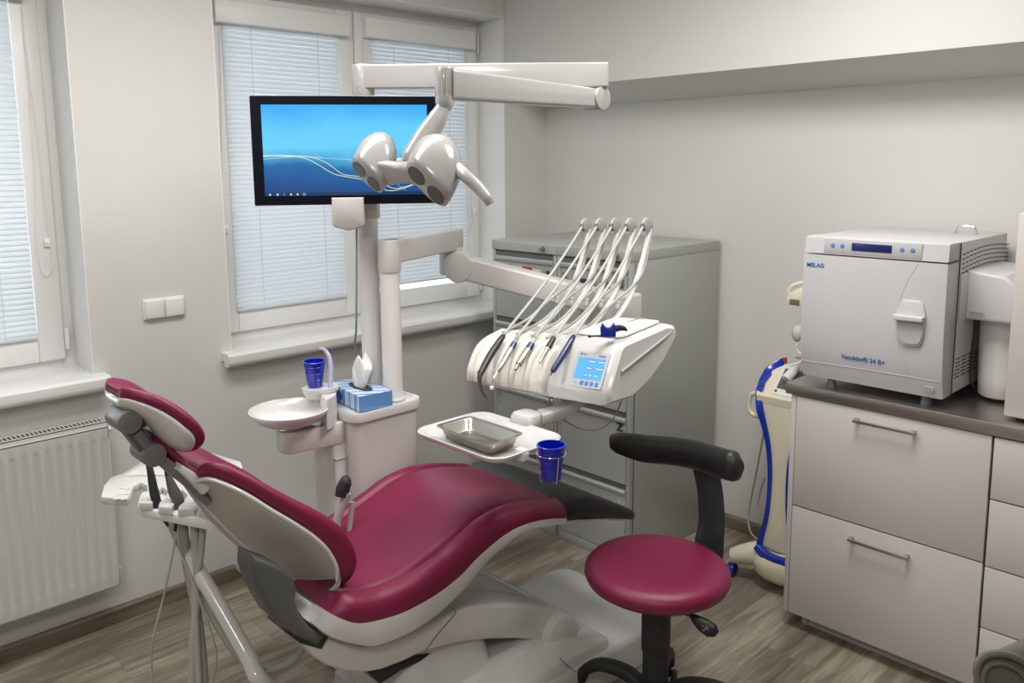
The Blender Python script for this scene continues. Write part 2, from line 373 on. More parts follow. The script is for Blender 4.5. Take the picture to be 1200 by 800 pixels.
# ------------------------------------------------------------------ light switch
t = thing('light_switch', 'white double rocker light switch on the wall between the windows', 'light switch', (0, -2.098, 1.168))
obj('switch_plate', box(NB(), (0, -2.178, 1.130), (.009, -2.020, 1.209), .006, 3), WHITE2, t)
for y0 in (-2.172, -2.097): obj('rocker', box(NB(), (.006, y0, 1.134), (.020, y0+.070, 1.204), .006, 3), WHITE2, t)

# ------------------------------------------------------------------ radiator
RY0, RY1, RZ0, RZ1 = -3.78, -2.362, .19, .80
t = thing('radiator', 'white ribbed panel radiator under the left window', 'radiator', (.06, -3.0, .19))
b = NB(); P = .036
def rx(y):                                      # flute depth along y
    ph = ((y-RY1)/P) % 1.0; return 1 if .32 < ph < .68 else (0 if (ph < .2 or ph > .8) else .5)
ys = []; y = RY1-.018
while y > RY0+.02:
    ys.append(y); y -= P/8
zs = [RZ0, .232, .243, .252, .736, .744, .752, RZ1-.012]
tb = NB(); grid = []
for y in [RY1]+ys+[RY0]:
    col = []
    for j, z in enumerate(zs):
        d = rx(y) if (2 <= j <= 5 and y not in (RY1, RY0)) else 0
        if j in (2, 5): d *= .5
        col.append(tb.verts.new((.108-.0045*d, y, z)))
    grid.append(col)
for a_, c_ in zip(grid, grid[1:]):
    for j in range(len(zs)-1): tb.faces.new((a_[j], a_[j+1], c_[j+1], c_[j]))
r1 = [tb.verts.new((.088, v.co.y, v.co.z)) for v in (grid[0][0], grid[0][-1], grid[-1][-1], grid[-1][0])]
tb.faces.new(r1)
for a_, c_, d_, e_ in ((grid[0][0], grid[0][-1], r1[1], r1[0]),): pass
bmesh.ops.recalc_face_normals(tb, faces=tb.faces[:]); merge(b, tb)
box(b, (.086, RY1-.004, RZ0), (.108, RY1, RZ1-.012), .001); box(b, (.086, RY0, RZ1-.016), (.108, RY1, RZ1-.010), .001); box(b, (.086, RY0, RZ0), (.108, RY1, RZ0+.004), .001)
obj('front_panel', b, RAD, t, sharp=30)
obj('back_panel', box(NB(), (.022, RY0, RZ0), (.032, RY1, RZ1-.012), .002), RAD, t)
b = NB(); box(b, (.020, RY0-.002, RZ1-.055), (.023, RY1+.002, RZ1+.004)); box(b, (.020, RY0, RZ1), (.034, RY1+.002, RZ1+.004)); box(b, (.078, RY0, RZ1), (.092, RY1+.002, RZ1+.004)); box(b, (.089, RY0, RZ1-.014), (.092, RY1+.002, RZ1+.003))
y = RY1-.004
while y > RY0: box(b, (.032, y-.005, RZ1-.001), (.080, y, RZ1+.003)); y -= .0135
obj('top_grille', b, RAD, t)
obj('convector_fins', box(NB(), (.036, RY0+.02, RZ0+.03), (.084, RY1-.02, RZ1-.03)), FILED, t)
obj('side_cover', box(NB(), (.020, RY1+.0005, RZ0+.02), (.092, RY1+.003, RZ1+.002), .001), RAD, t)
obj('air_vent_plug', cyl(NB(), (.062, RY1+.003, .765), (.062, RY1+.022, .765), .009, n=14, bev=.002), WHITE2, t)
obj('lower_plug', cyl(NB(), (.062, RY1+.003, .235), (.062, RY1+.016, .235), .010, n=14, bev=.002), WHITE2, t)
obj('wall_bracket', box(NB(), (0, RY1-.22, .3), (.024, RY1-.19, .7)), RAD, t)

# ------------------------------------------------------------------ filing cabinets
def filing(x0, x1, label, marks):
    yf, yb, top = -.655, -.02, 1.345
    t = thing('filing_cabinet', label, 'filing cabinet', ((x0+x1)/2, -.33, 0), 'grey filing cabinets in the corner')
    b = NB(); box(b, (x0, yf+.02, .0), (x1, yb, top-.001), .003); box(b, (x0, yf-.002, 0), (x0+.018, yf+.03, top-.003), .002); box(b, (x1-.018, yf-.002, 0), (x1, yf+.03, top-.003), .002)
    box(b, (x0+.002, yf-.001, 0), (x1-.002, yf+.03, .045), .002)
    obj('body', b, FILE, t)
    obj('top_panel', box(NB(), (x0-.002, yf-.006, top-.045), (x1+.002, yb, top), .004, 3), FILE, t)
    for k in range(4):
        z1 = 1.290-k*.3125; z0 = z1-.3035
        b = NB()
        # face with a rolled pull lip along the top
        prism(b, [(x0+.021, yf+.02, z0), (x0+.021, yf-.002, z0), (x0+.021, yf-.002, z1-.044), (x0+.021, yf-.010, z1-.034), (x0+.021, yf-.0115, z1-.024), (x0+.021, yf-.004, z1-.018), (x0+.021, yf+.02, z1-.018)], (x1-x0-.042, 0, 0), .0015, 1)
        d = obj('drawer', b, FILE, t, sharp=25)
        obj('pull_recess_shade', box(NB(), (x0+.020, yf+.004, z1-.019), (x1-.020, yf+.012, z1+.004)), FILED, d)  # dark strip, shade of the recess put into its colour
        for mx in (x0+.045, x1-.05):
            b = NB(); box(b, (mx-.012, yf-.0045, z1-.098), (mx+.012, yf-.002, z1-.062), .001); obj('label_frame', b, FILED if k == 0 else FILE, d)
            if (k, mx < (x0+x1)/2) in marks:
                s, mm, sz = marks[(k, mx < (x0+x1)/2)]
                text('letter_mark', s, mm, (mx, yf-.005, z1-(.080 if k != 2 else .060)), (1, 0, 0), (0, 0, 1), sz, d, bold=(.0022 if mm == INK else .0006))
    l = obj('lock', cyl(NB(), (x1-.075, yf-.018, top-.022), (x1-.075, yf-.004, top-.022), .011, n=18, bev=.002), BRASS, t)
    obj('key', box(NB(), (x1-.079, yf-.04, top-.026), (x1-.053, yf-.016, top-.019), .001), BRASS, l)
    return t
f1 = filing(.272, .684, 'grey steel four-drawer filing cabinet nearer the window with a red sticker on top drawer', {(0, True): ('U', INKG, .03), (0, False): ('Z', INK, .028), (1, True): ('K', INKG, .036), (2, True): ('H', INKG, .034), (2, False): ('S', INKG, .034)})
f2 = filing(.690, 1.098, 'grey steel four-drawer filing cabinet with wide exposed side and black letter on drawer', {(0, True): ('D', INKG, .03), (2, False): ('Z', INK, .046)})
for (a_, c_, e_, g_), m_, nm, par in (((612, 312, 623, 318), RED, 'red_sticker', f1), ((623.5, 315, 633, 320), PAPER, 'white_sticker', f1), ((600, 311, 611, 316), PAPER, 'white_sticker', f1),
        ((680, 326, 687, 333), PURP, 'purple_sticker', f2), ((690, 326, 698, 337), INKG, 'grey_sticker', f2), ((703, 329, 714, 338), PINK, 'magenta_sticker', f2), ((715, 332, 722, 338), PAPER, 'white_sticker', f2)):
    p = on(a_, c_, 'y', -.6595); q = on(e_, g_, 'y', -.6595)
    obj(nm, box(NB(), (p.x, -.6595, min(p.z, q.z)), (q.x, -.656, max(p.z, q.z))), m_, par)

# ------------------------------------------------------------------ base cabinets and worktop
def bar_handle(p0, p1, par):
    p0 = V(p0); p1 = V(p1); b = NB(); box(b, (p0.x, p0.y-.030, p0.z-.005), (p1.x, p0.y-.022, p0.z+.005), .0015)
    box(b, (p0.x, p0.y-.024, p0.z-.006), (p0.x+.012, p0.y, p0.z+.006), .0015); box(b, (p1.x-.012, p0.y-.024, p0.z-.006), (p1.x, p0.y, p0.z+.006), .0015)
    return obj('handle', b, BRUSH, par)
YF = -.60
t = thing('base_cabinet', 'white base cabinet with two wide drawers under the steriliser', 'cabinet', (2.1, -.3, 0))
b = NB(); box(b, (1.772, YF+.002, .062), (1.790, -.02, .878), .001); box(b, (1.79, YF+.02, .062), (2.424, -.02, .876))
box(b, (1.84, YF+.07, 0), (2.424, -.05, .062)); box(b, (1.815, YF+.066, 0), (1.838, -.05, .064), .001)
obj('carcass', b, CAB, t)
d = obj('drawer', box(NB(), (1.793, YF, .476), (2.417, YF+.018, .877), .0015), CAB, t)
pa = on(1003, 491, 'y', YF); pb = on(1074, 506, 'y', YF); bar_handle((pa.x, YF, (pa.z+pb.z)/2), (pb.x, YF, 0), d)
d = obj('drawer', box(NB(), (1.793, YF, .063), (2.417, YF+.018, .471), .0015), CAB, t)
pa = on(997, 630, 'y', YF); pb = on(1066, 651, 'y', YF); bar_handle((pa.x, YF, (pa.z+pb.z)/2), (pb.x, YF, 0), d)
obj('plinth_gap', box(NB(), (1.79, YF+.019, .063), (2.42, YF+.021, .876)), GAP, t)
t = thing('base_cabinet', 'white base cabinet with narrow stacked drawers at the right edge', 'cabinet', (2.7, -.3, 0))
b = NB(); box(b, (2.425, YF+.02, .062), (3.02, -.02, .876)); box(b, (2.43, YF+.07, 0), (3.02, -.05, .062)); obj('carcass', b, CAB, t)
obj('front_gap', box(NB(), (2.42, YF+.017, .063), (3.02, YF+.0195, .876)), GAP, t)
zz = [.877, .681, .466, .266, .063]
for z1, z0 in zip(zz, zz[1:]):
    d = obj('drawer', box(NB(), (2.424, YF, z0+.003), (3.02, YF+.018, z1-.002), .0015), CAB, t); bar_handle((2.56, YF, (z0+z1)/2+.01), (2.88, YF, 0), d)
b = NB(); box(b, (1.752, YF-.006, .881), (3.04, -.005, .920), .002, 2)
o = obj('worktop', b, BRUSH); tag(o, 'brushed steel worktop running along the cabinet wall', 'worktop')

# ------------------------------------------------------------------ dental unit: column with poles and spittoon
ZC = .908
t = thing('dental_unit', 'white dental unit column with two poles and a round spittoon bowl beside the chair', 'dental unit', (.82, -1.75, 0))
x0, x1, y0, y1 = .675, .962, -1.893, -1.612
cx, cy = (x0+x1)/2, (y0+y1)/2
def rr(z, w, h, r): return rrect((cx, cy, z), (1, 0, 0), (0, 1, 0), w, h, r, 5)
W_, H_ = x1-x0, y1-y0
obj('column_body', loft(NB(), [rr(0, W_-.02, H_-.02, .04), rr(.55, W_-.02, H_-.02, .04), rr(ZC-.03, W_-.012, H_-.012, .04)]), WHITE, t)
obj('column_lid', loft(NB(), [rr(ZC-.032, W_-.008, H_-.008, .04), rr(ZC-.028, W_+.004, H_+.004, .045), rr(ZC-.004, W_+.008, H_+.008, .046), rr(ZC+.004, W_+.002, H_+.002, .044), rr(ZC+.002, W_-.014, H_-.014, .038), rr(ZC-.001, W_-.02, H_-.02, .036)]), WHITE, t)
b = NB(); box(b, (.775, y0-.045, 0), (.90, y0+.02, .82), .015, 3); obj('side_housing', b, WHITE, t)
b = NB()
for q0, q1 in (((.905, -1.935, .64), (.909, -1.885, .644)), ((.905, -1.935, .755), (.909, -1.885, .759)), ((.905, -1.935, .64), (.909, -1.931, .759)), ((.905, -1.889, .64), (.909, -1.885, .759))): box(b, V(q0)-V((.008, 0, 0)), V(q1)-V((.006, 0, 0)))
obj('service_hatch', b, CAB, t)
P1 = on(437.5, 464, 'z', ZC); P2 = on(461, 468, 'z', ZC)
b = cyl(NB(), P1, V((P1.x, P1.y, 2.02)), .0335, n=32); o = obj('main_pole', b, WHITE2, t)
b = cyl(NB(), P2, V((P2.x, P2.y, 1.345)), .0335, n=32); obj('short_pole', b, WHITE2, t)
obj('pole_collar', cyl(NB(), P2, P2+V((0, 0, .010)), .040, n=32, bev=.003), WHITE, t)
# spittoon
BC = on(339, 480, 'z', .935)
R0 = .1245
b = lathe(NB(), BC, [(0, -.052), (.045, -.052), (.05, -.045), (.075, -.042), (.100, -.030), (.117, -.012), (R0, .000), (R0, .004), (.1205, .005), (.114, -.004), (.098, -.019), (.06, -.029), (.02, -.033), (0, -.034)], n=56)
obj('spittoon_bowl', b, WHITE, t)
o = obj('drain_ring', lathe(NB(), BC, [(0, -.058), (.040, -.058), (.040, -.050), (0, -.050)], n=28), CHROME, t)
e0 = V((BC.x+.01, BC.y+.005, 0)); e1 = V((.86, y0+.02, 0)); dr = (e1-e0).normalized(); sd = dr.cross(V((0, 0, 1)))
zt = .878; 
pl = [e0-dr*.05+sd*.045, e0-dr*.05-sd*.045, e1-sd*.045, e1+sd*.05]
pl = round_poly([V((p.x, p.y, .805)) for p in pl], .04, 5)
obj('bowl_arm', prism(NB(), pl, (0, 0, zt-.805), .008, 2), WHITE, t)
b = NB(); c0 = on(392, 500, 'z', .87)
hp = round_poly([on(383, 505, 'z', .87), on(396, 497, 'z', .87), on(404, 482, 'z', .87)+V((-.06, .0, 0)), on(383, 505, 'z', .87)+V((-.09, .03, 0))], .02, 4)
loft(b, [hp, [p+V((0, 0, .085)) for p in hp], [lerp(p, c0+V((-.03, .02, 0)), .06)+V((0, 0, .098)) for p in hp]]); obj('filler_housing', b, WHITE, t)
CUP1 = on(369.5, 453, 'z', .985)
cp = round_poly([CUP1+V((.045, -.035, 0)), CUP1+V((-.02, -.05, 0)), CUP1+V((-.05, .03, 0)), CUP1+V((.02, .075, 0)), CUP1+V((.06, .05, 0))], .03, 4)
b = loft(NB(), [[lerp(p, CUP1, .35)+V((0, 0, -.035)) for p in cp], [lerp(p, CUP1, .08)+V((0, 0, -.016)) for p in cp], [p+V((0, 0, -.010)) for p in cp], [p for p in cp]]); obj('cup_platform', b, WHITE, t)
fc = at(387, 452, 2.70)
b = tube(NB(), [fc+V((0, 0, -.03)), fc, at(387.5, 432, 2.70), at(386, 419, 2.70), at(381, 411, 2.70), at(375, 408, 2.69)], [.0085, .0085, .008, .007, .0055], 12)
obj('cup_filler_spout', b, WATER, t)
def cup(c, r_top, r_bot, h, label):
    b = lathe(NB(), c, [(0, 0), (r_bot-.002, 0), (r_bot, .003), (lerp(r_bot, r_top, .95), h*.95), (r_top+.002, h*.955), (r_top+.0025, h*.98), (r_top+.001, h), (r_top-.002, h), (lerp(r_bot, r_top, .9)-.0015, h*.9), (r_bot-.002, .004), (0, .004)], n=40)
    for z in (.3, .55, .8): lathe(b, V(c)+V((0, 0, h*z)), [(lerp(r_bot, r_top, z)+.0004, -.001), (lerp(r_bot, r_top, z)+.0011, 0), (lerp(r_bot, r_top, z)+.0004, .001)], n=40)
    o = obj('plastic_cup', b, BLUECUP); tag(o, label, 'cup'); return o
cup(CUP1+V((0, 0, .0005)), .0355, .0235, .086, 'blue plastic cup standing above the spittoon bowl')

# ------------------------------------------------------------------ tissue box
A = on(421.5, 483, 'z', ZC+.003); Bq = on(460, 475, 'z', ZC+.003); ux = (Bq-A); wid = ux.length; ux.normalize(); uy = V((-ux.y, ux.x, 0))
Lx = .225; hh = .052
t = thing('tissue_box', 'blue and white striped tissue box with a tissue pulled up, on the unit column', 'tissue box', A+ux*wid/2+uy*Lx/2)
def tb_pt(a_, b_, z): return A+ux*a_+uy*b_+V((0, 0, z))
def tb_mtx():
    m = Matrix((ux, uy, V((0, 0, 1)))).transposed().to_4x4(); m.translation = A; return m
TB = bpy.data.materials.new('tissue_carton'); TB.use_nodes = True; nt = TB.node_tree; bs = nt.nodes['Principled BSDF']
tc = nt.nodes.new('ShaderNodeTexCoord'); mp = nt.nodes.new('ShaderNodeMapping'); mp.inputs['Rotation'].default_value = (0, 0, math.atan2(uy.y, uy.x)*-1+.5)
nt.links.new(tc.outputs['Object'], mp.inputs['Vector']); wv = nt.nodes.new('ShaderNodeTexWave'); wv.inputs['Scale'].default_value = 9; wv.inputs['Distortion'].default_value = 0; nt.links.new(mp.outputs['Vector'], wv.inputs['Vector'])
w2_ = nt.nodes.new('ShaderNodeTexWave'); w2_.inputs['Scale'].default_value = 21; nt.links.new(mp.outputs['Vector'], w2_.inputs['Vector'])
mn = nt.nodes.new('ShaderNodeMath'); mn.operation = 'MINIMUM'; nt.links.new(wv.outputs['Fac'], mn.inputs[0]); nt.links.new(w2_.outputs['Fac'], mn.inputs[1])
rp = nt.nodes.new('ShaderNodeValToRGB'); rp.color_ramp.interpolation = 'CONSTANT'; rp.color_ramp.elements[0].color = (.12, .29, .60, 1); rp.color_ramp.elements[1].position = .32; rp.color_ramp.elements[1].color = (.70, .73, .78, 1)
nt.links.new(mn.outputs[0], rp.inputs['Fac']); nt.links.new(rp.outputs['Color'], bs.inputs['Base Color']); bs.inputs['Roughness'].default_value = .55
BLUEC = mat('carton_blue', (.12, .29, .60), .55)
b = box(NB(), (.0005, 0, 0), (wid, Lx, hh), .001, 1, tb_mtx()); obj('carton', b, TB, t)
obj('end_panel', box(NB(), (.0008, -.0006, .0005), (wid-.0005, 0, hh-.0005), 0, 1, tb_mtx()), BLUEC, t)
b = NB(); cc = tb_pt(wid/2, Lx*.47, hh+.0004); loft(b, [ring(cc, ux, uy, .026, .07, 28), ring(cc+V((0, 0, .0006)), ux, uy, .026, .07, 28)]); obj('opening', b, GAP, t)
b = NB(); lathe(b, tb_pt(-.0006, Lx*.62, hh*.5), [(0, 0), (.017, 0), (.017, .0006), (0, .0006)], axis=-ux, n=24, u=uy, sx=1.3, sy=.9); obj('oval_logo', b, INKB, t)
# tissue: crumpled cone sheet
tbm = NB(); n1, n2 = 40, 12; rows = []
for j in range(n2):
    f = j/(n2-1); row = []
    for i in range(n1):
        a = 2*PI*i/n1
        rad = .018+.034*f-.020*f*f
        rad *= 1+.30*math.sin(3*a+1.2+f*1.5)+.16*math.sin(7*a+f*4)
        z = hh-.004+f*(.084+.024*math.sin(2*a+.6)+.012*math.sin(5*a+1))
        row.append(tbm.verts.new(cc+ux*(rad*math.cos(a)*.75+.008*f)+uy*(rad*math.sin(a)*1.15+.006*f)+V((0, 0, z-hh))))
    rows.append(row)
for a_, c_ in zip(rows, rows[1:]):
    for i in range(n1): tbm.faces.new((a_[i], a_[(i+1) % n1], c_[(i+1) % n1], c_[i]))
inner = [tbm.verts.new(lerp(v.co, cc+V((0, 0, .06)), .5)) for v in rows[-1]]
for i in range(n1): tbm.faces.new((rows[-1][i], rows[-1][(i+1) % n1], inner[(i+1) % n1], inner[i]))
tbm.faces.new(inner)
obj('tissue', tbm, TISSUE, t, sharp=60)

# ------------------------------------------------------------------ monitor
dL, dR = 2.55, 2.63
TL, TR, BL = at(292, 112, dL), at(512, 114, dR), at(301, 242, dL)
r = (TR-TL); r.z = 0; Wm = r.length; r.normalize(); up = V((0, 0, 1)); nb = r.cross(up)      # nb points to the viewer
Hm = TL.z-BL.z; C0 = TL+r*Wm/2-up*Hm/2
def mm(origin): 
    m = Matrix((r, up, nb)).transposed().to_4x4(); m.translation = origin; return m
t = thing('monitor', 'black widescreen monitor showing a blue desktop, in front of the blind', 'monitor', C0)
obj('back_cover', box(NB(), (-Wm/2, -Hm/2, -.040), (Wm/2, Hm/2+.002, -.006), .008, 3, mm(C0)), MARM, t)
b = NB(); sw, sh = Wm-.066, Hm-.056
prism(b, rrect((0, 0, -.008), (1, 0, 0), (0, 1, 0), Wm, Hm, .004, 3), (0, 0, .010), .0015, 1); b.transform(mm(C0)); obj('bezel', b, BEZEL, t)
SCR = bpy.data.materials.new('desktop_picture'); SCR.use_nodes = True; nt = SCR.node_tree; N = nt.nodes.new; Lk = nt.links.new; bs = nt.nodes['Principled BSDF']
tc = N('ShaderNodeTexCoord'); sp = N('ShaderNodeSeparateXYZ'); Lk(tc.outputs['Object'], sp.inputs[0])
nz = N('ShaderNodeTexNoise'); nz.inputs['Scale'].default_value = 5; nz.inputs['Detail'].default_value = 3; Lk(tc.outputs['Object'], nz.inputs['Vector'])
yv = N('ShaderNodeMath'); yv.operation = 'MULTIPLY_ADD'; yv.inputs[1].default_value = 1/sh; yv.inputs[2].default_value = .5-.135; Lk(sp.outputs['Y'], yv.inputs[0])
y2 = N('ShaderNodeMath'); y2.operation = 'MULTIPLY_ADD'; y2.inputs[1].default_value = .30; Lk(nz.outputs['Fac'], y2.inputs[0]); Lk(yv.outputs[0], y2.inputs[2])
rp = N('ShaderNodeValToRGB'); els = rp.color_ramp.elements; els[0].position = 0; els[0].color = (.003, .045, .17, 1); els[1].position = 1; els[1].color = (.02, .36, .78, 1)
for p_, c_ in ((.16, (.003, .07, .25)), (.34, (.004, .12, .34)), (.44, (.06, .36, .62)), (.55, (.12, .55, .86)), (.75, (.10, .52, .86))): x_ = els.new(p_); x_.color = (*c_, 1)
Lk(y2.outputs[0], rp.inputs['Fac']); Lk(rp.outputs['Color'], bs.inputs['Emission Color']); bs.inputs['Emission Strength'].default_value = 1.0; bs.inputs['Base Color'].default_value = (.01, .01, .015, 1); bs.inputs['Roughness'].default_value = .25
b = NB(); prism(b, [(-sw/2, -sh/2, 0), (sw/2, -sh/2, 0), (sw/2, sh/2, 0), (-sw/2, sh/2, 0)], (0, 0, .001))
bmesh.ops.transform(b, matrix=Matrix.Identity(4), verts=b.verts)
s_ = obj('screen', b, SCR, t); s_.matrix_basis = mm(C0+nb*.002+up*.001)
LINE = mat('screen_line_yellow', (0, 0, 0), .5, emit=(.75, .80, .45), es=1.0); LINE2 = mat('screen_line_pale', (0, 0, 0), .5, emit=(.35, .65, .80), es=.9)
def sline(pts, m_, rad):
    b = NB(); tube(b, [(-sw/2+u_*sw, sh/2-v_*sh, 0) for u_, v_ in pts], rad, 5, 8); b.transform(mm(C0+nb*.0032+up*.001)); return obj('wallpaper_line', b, m_, s_)
sline([(.0, .555), (.12, .56), (.24, .58), (.33, .66), (.42, .76), (.52, .80), (.62, .84), (.70, .92), (.76, .955), (.84, .93), (.95, .86)], LINE, .0010)
sline([(.0, .56), (.14, .555), (.28, .57), (.38, .64), (.47, .76), (.56, .79), (.66, .84), (.74, .90), (.80, .93), (.9, .89)], LINE, .0009)
sline([(.0, .54), (.15, .55), (.35, .585), (.55, .60), (.66, .605)], LINE2, .0008)
sline([(.0, .59), (.12, .575), (.25, .565), (.36, .575)], LINE2, .0009)
sline([(.5, .6), (.62, .68), (.75, .82), (.86, .95)], LINE2, .0006)
b = NB(); box(b, (-sw/2, -sh/2, 0), (sw/2, -sh/2+.010, .0004), 0, 1, mm(C0+nb*.0031+up*.001)); obj('taskbar', b, mat('taskbar_navy', (0, 0, 0), .4, emit=(.003, .03, .09), es=1), s_)
ICW = mat('icon_white', (0, 0, 0), .4, emit=(.7, .75, .8), es=1); ICB = mat('icon_blue', (0, 0, 0), .4, emit=(.04, .25, .6), es=1)
for k, (u_, m_) in enumerate(((.03, ICW), (.075, ICW), (.115, ICB), (.155, ICW), (.195, ICW), (.235, ICB))):
    q = .0026 if k != 5 else .005
    obj('taskbar_icon', box(NB(), (-sw/2+u_*sw-q, -sh/2+.005-min(q, .004), 0), (-sw/2+u_*sw+q, -sh/2+.005+min(q, .004), .0006), 0, 1, mm(C0+nb*.0035+up*.001)), m_, s_)
mb = at(408.5, 242, 2.66)
def ml(x, y, z): return mb+r*x+up*y+nb*z
b = NB(); wv_ = .050
prof = [(-wv_, .03), (-wv_, -.055), (-wv_*.85, -.062), (0, -.075), (wv_*.85, -.062), (wv_, -.055), (wv_, .03)]
prism(b, [ml(x, y, -.05) for x, y in prof], nb*.095, .008, 2); obj('mount_block', b, MARM, t)
b = NB(); box(b, (-.02, -.03, -.10), (.09, .03, -.04), .008, 2, mm(V((mb.x, mb.y, mb.z)))); obj('mount_arm', b, MARM, t)
q0 = V((P1.x, P1.y, mb.z-.045)); obj('pole_clamp', cyl(NB(), q0, q0+V((0, 0, .09)), .042, n=28, bev=.004), MARM, t)
o = obj('monitor_cable', tube(NB(), [ml(.022, -.06, -.02), at(418, 300, 2.68), at(417.5, 380, 2.70), at(417, 415, 2.80), V((.72, -1.66, ZC+.01))], .0032, 8), mat('blue_grey_cable', (.16, .22, .28), .5), t)

# ------------------------------------------------------------------ operating lamp on its two arms
t = thing('operating_lamp', 'white two-pod dental operating lamp on a folding arm, in front of the monitor', 'lamp', (P1.x, P1.y, 1.95))
PT = V((P1.x, P1.y, 0)); PZ = at(433, 93, 2.72).z
a0 = V((P1.x, P1.y, PZ)); a1 = at(702, 91, 2.72); a1.z = PZ
d = (a1-a0).normalized(); sdv = d.cross(V((0, 0, 1)))
b = NB(); cyl(b, a0+V((0, 0, -.055)), a0+V((0, 0, .048)), .036, n=28, bev=.005)
obj('pole_head', b, LAMPW, t)
b = NB(); prism(b, round_poly([a0-d*.02-V((0, 0, .032)), a1+d*.028-V((0, 0, .034)), a1+d*.028+V((0, 0, .046)), a0-d*.02+V((0, 0, .046))], .008, 3), sdv*-.07, .008, 3)
b.transform(Matrix.Translation(sdv*.035)); obj('upper_arm', b, LAMPW, t)
b = NB(); cyl(b, a1+V((0, 0, -.10)), a1+V((0, 0, .044)), .030, n=28, bev=.006)
obj('elbow_post', b, LAMPW, t)
k0 = a1-d*.012+V((0, 0, -.068)); k1 = at(524, 99, 2.28); dd = (k1-k0).normalized(); sd2 = dd.cross(V((0, 0, 1))).normalized()
b = cyl(NB(), k0-sd2*.036, k0+sd2*.036, .038, n=32, bev=.004); obj('elbow_joint', b, LAMPW, t)
b = strap(NB(), [k0, lerp(k0, k1, .5), k1-dd*.0], sd2, [.056, .058, .06], [.062, .074, .086], 6, 6, 20); obj('lower_arm', b, LAMPW, t)
kz = at(521, 97, 2.28)
b = NB(); cyl(b, kz+V((0, 0, -.038)), kz+V((0, 0, .042)), .0275, n=36, bev=.005)
for k in range(5):
    a = PI*(.9+.14*k)+math.atan2(-nb.y, -nb.x)
    cyl(b, kz+V((.027*math.cos(a), .027*math.sin(a), -.036)), kz+V((.027*math.cos(a), .027*math.sin(a), .036)), .0022, n=6)
obj('ribbed_knuckle', b, LAMPW, t)
b = lathe(NB(), at(521, 115, 2.28), [(0, .006), (.026, .006), (.0262, -.008), (.023, -.022), (.016, -.034), (0, -.04)], n=28); obj('swivel_neck', b, LAMPW, t)
Rv, Uv, Bv = RGT, UPV, -FWD
fv = (Rv*-.61 + Uv*-.61 + Bv*.50).normalized(); wv0 = (Rv*.35 + Uv*.35 + Bv*.86); wvv = (wv0-fv*wv0.dot(fv)).normalized(); vv = fv.cross(wvv)
y0_ = at(520, 124, 2.28); y1_ = at(484, 184, 2.27)
b = strap(NB(), [y0_, lerp(y0_, y1_, .25)+Rv*.004, lerp(y0_, y1_, .6), y1_, y1_+(y1_-y0_)*.12], (y1_-y0_).cross(Bv), [.035, .052, .060, .062, .05], [.032, .040, .042, .042, .03], 6, 2.6, 20)
obj('yoke', b, LAMPW, t)
def pod(c, e0_, a0_, dp_, name):
    rings = []
    for dz, ka, ke, p_ in ((-.003, .86, .93, 2.4), (0, .94, .97, 2.6), (.010, 1, 1, 2.8), (.030, 1.12, 1.0, 2.6), (.052, 1.2, .98, 2.3), (.072, 1.15, .90, 2.1), (.090, .98, .74, 2), (.104, .72, .52, 2), (.113, .40, .28, 2), (.116, .08, .06, 2)):
        k = dz/.118 if dz > 0 else 0
        rings.append(ring(c+bkv*dz*dp_*1.32, wvv, (vv-Rv*.25*k).normalized(), a0_*ka, e0_*ke, 36, p_))
    o = obj(name, loft(NB(), rings), LAMPW, t, sharp=50)
    for k in (.46, -.46):
        q = c+vv*(e0_*k)-wvv*a0_*.12+fv*.0032; r_ = min(.030, e0_*.40)
        obj('reflector', loft(NB(), [ring(q, wvv, vv, r_, r_, 28), ring(q+fv*.0022, wvv, vv, r_*.94, r_*.94, 28)]), PEDAL, o)
    return o
bkv = (Rv*.34+Uv*.84-Bv*.42).normalized()
LP = at(431, 205, 2.30); RP = at(501, 215, 2.17)
pod(LP, .062, .044, .90, 'left_pod'); pod(RP, .077, .050, .95, 'right_pod')
b = NB(); strap(b, [LP-fv*.018-vv*.004, lerp(LP, RP, .5)-fv*.030+vv*.002, RP-fv*.020-vv*.004], vv, [.100, .070, .12], [.030, .032, .034], 8, 5, 28); obj('bridge', b, LAMPW, t)
b = NB(); cyl(b, lerp(LP, RP, .25)-fv*.070, lerp(LP, RP, .75)-fv*.075, .016, n=20); obj('tilt_axle', b, LAMPW, t)
h0 = at(528, 191, 2.20); 
b = tube(NB(), [h0, at(538, 199, 2.17), at(548, 208, 2.15), at(560, 219, 2.14), at(570, 231, 2.13), at(575, 239, 2.13)], [.020, .0175, .017, .016, .0145, .012], 16); obj('handle', b, LAMPW, t)

# ------------------------------------------------------------------ delivery system: arm + console
t = thing('instrument_console', 'white instrument console with blue touch display on a swing arm over the chair', 'dental console', (1.47, -1.45, 1.0))
ez1 = 1.452
b = NB(); cyl(b, V((P2.x, P2.y, 1.345)), V((P2.x, P2.y, ez1)), .038, n=32, bev=.004); obj('arm_collar', b, ARMW, t)
E0 = V((P2.x, P2.y, ez1-.042)); E1 = at(528, 282, 3.2); E1.z = ez1-.042; dd = (E1-E0).normalized(); sd = dd.cross(V((0, 0, 1)))
b = NB(); prism(b, round_poly([E0-V((0, 0, .035)), E1+dd*.04-V((0, 0, .038)), E1+dd*.04+V((0, 0, .042)), E0+V((0, 0, .042))], .01, 3), sd*.075, .007, 3); b.transform(Matrix.Translation(sd*-.0375)); obj('swing_arm', b, ARMW, t)
K = V((E1.x, E1.y, 0)); b = NB(); cyl(b, V((K.x, K.y, ez1-.175)), V((K.x, K.y, ez1-.07)), .045, n=32, bev=.004); obj('elbow_post', b, ARMW, t)
S0 = at(541, 312, 3.16); S1 = at(700, 352, 3.0); d3 = (S1-S0).normalized(); s3 = d3.cross(V((0, 0, 1))).normalized()
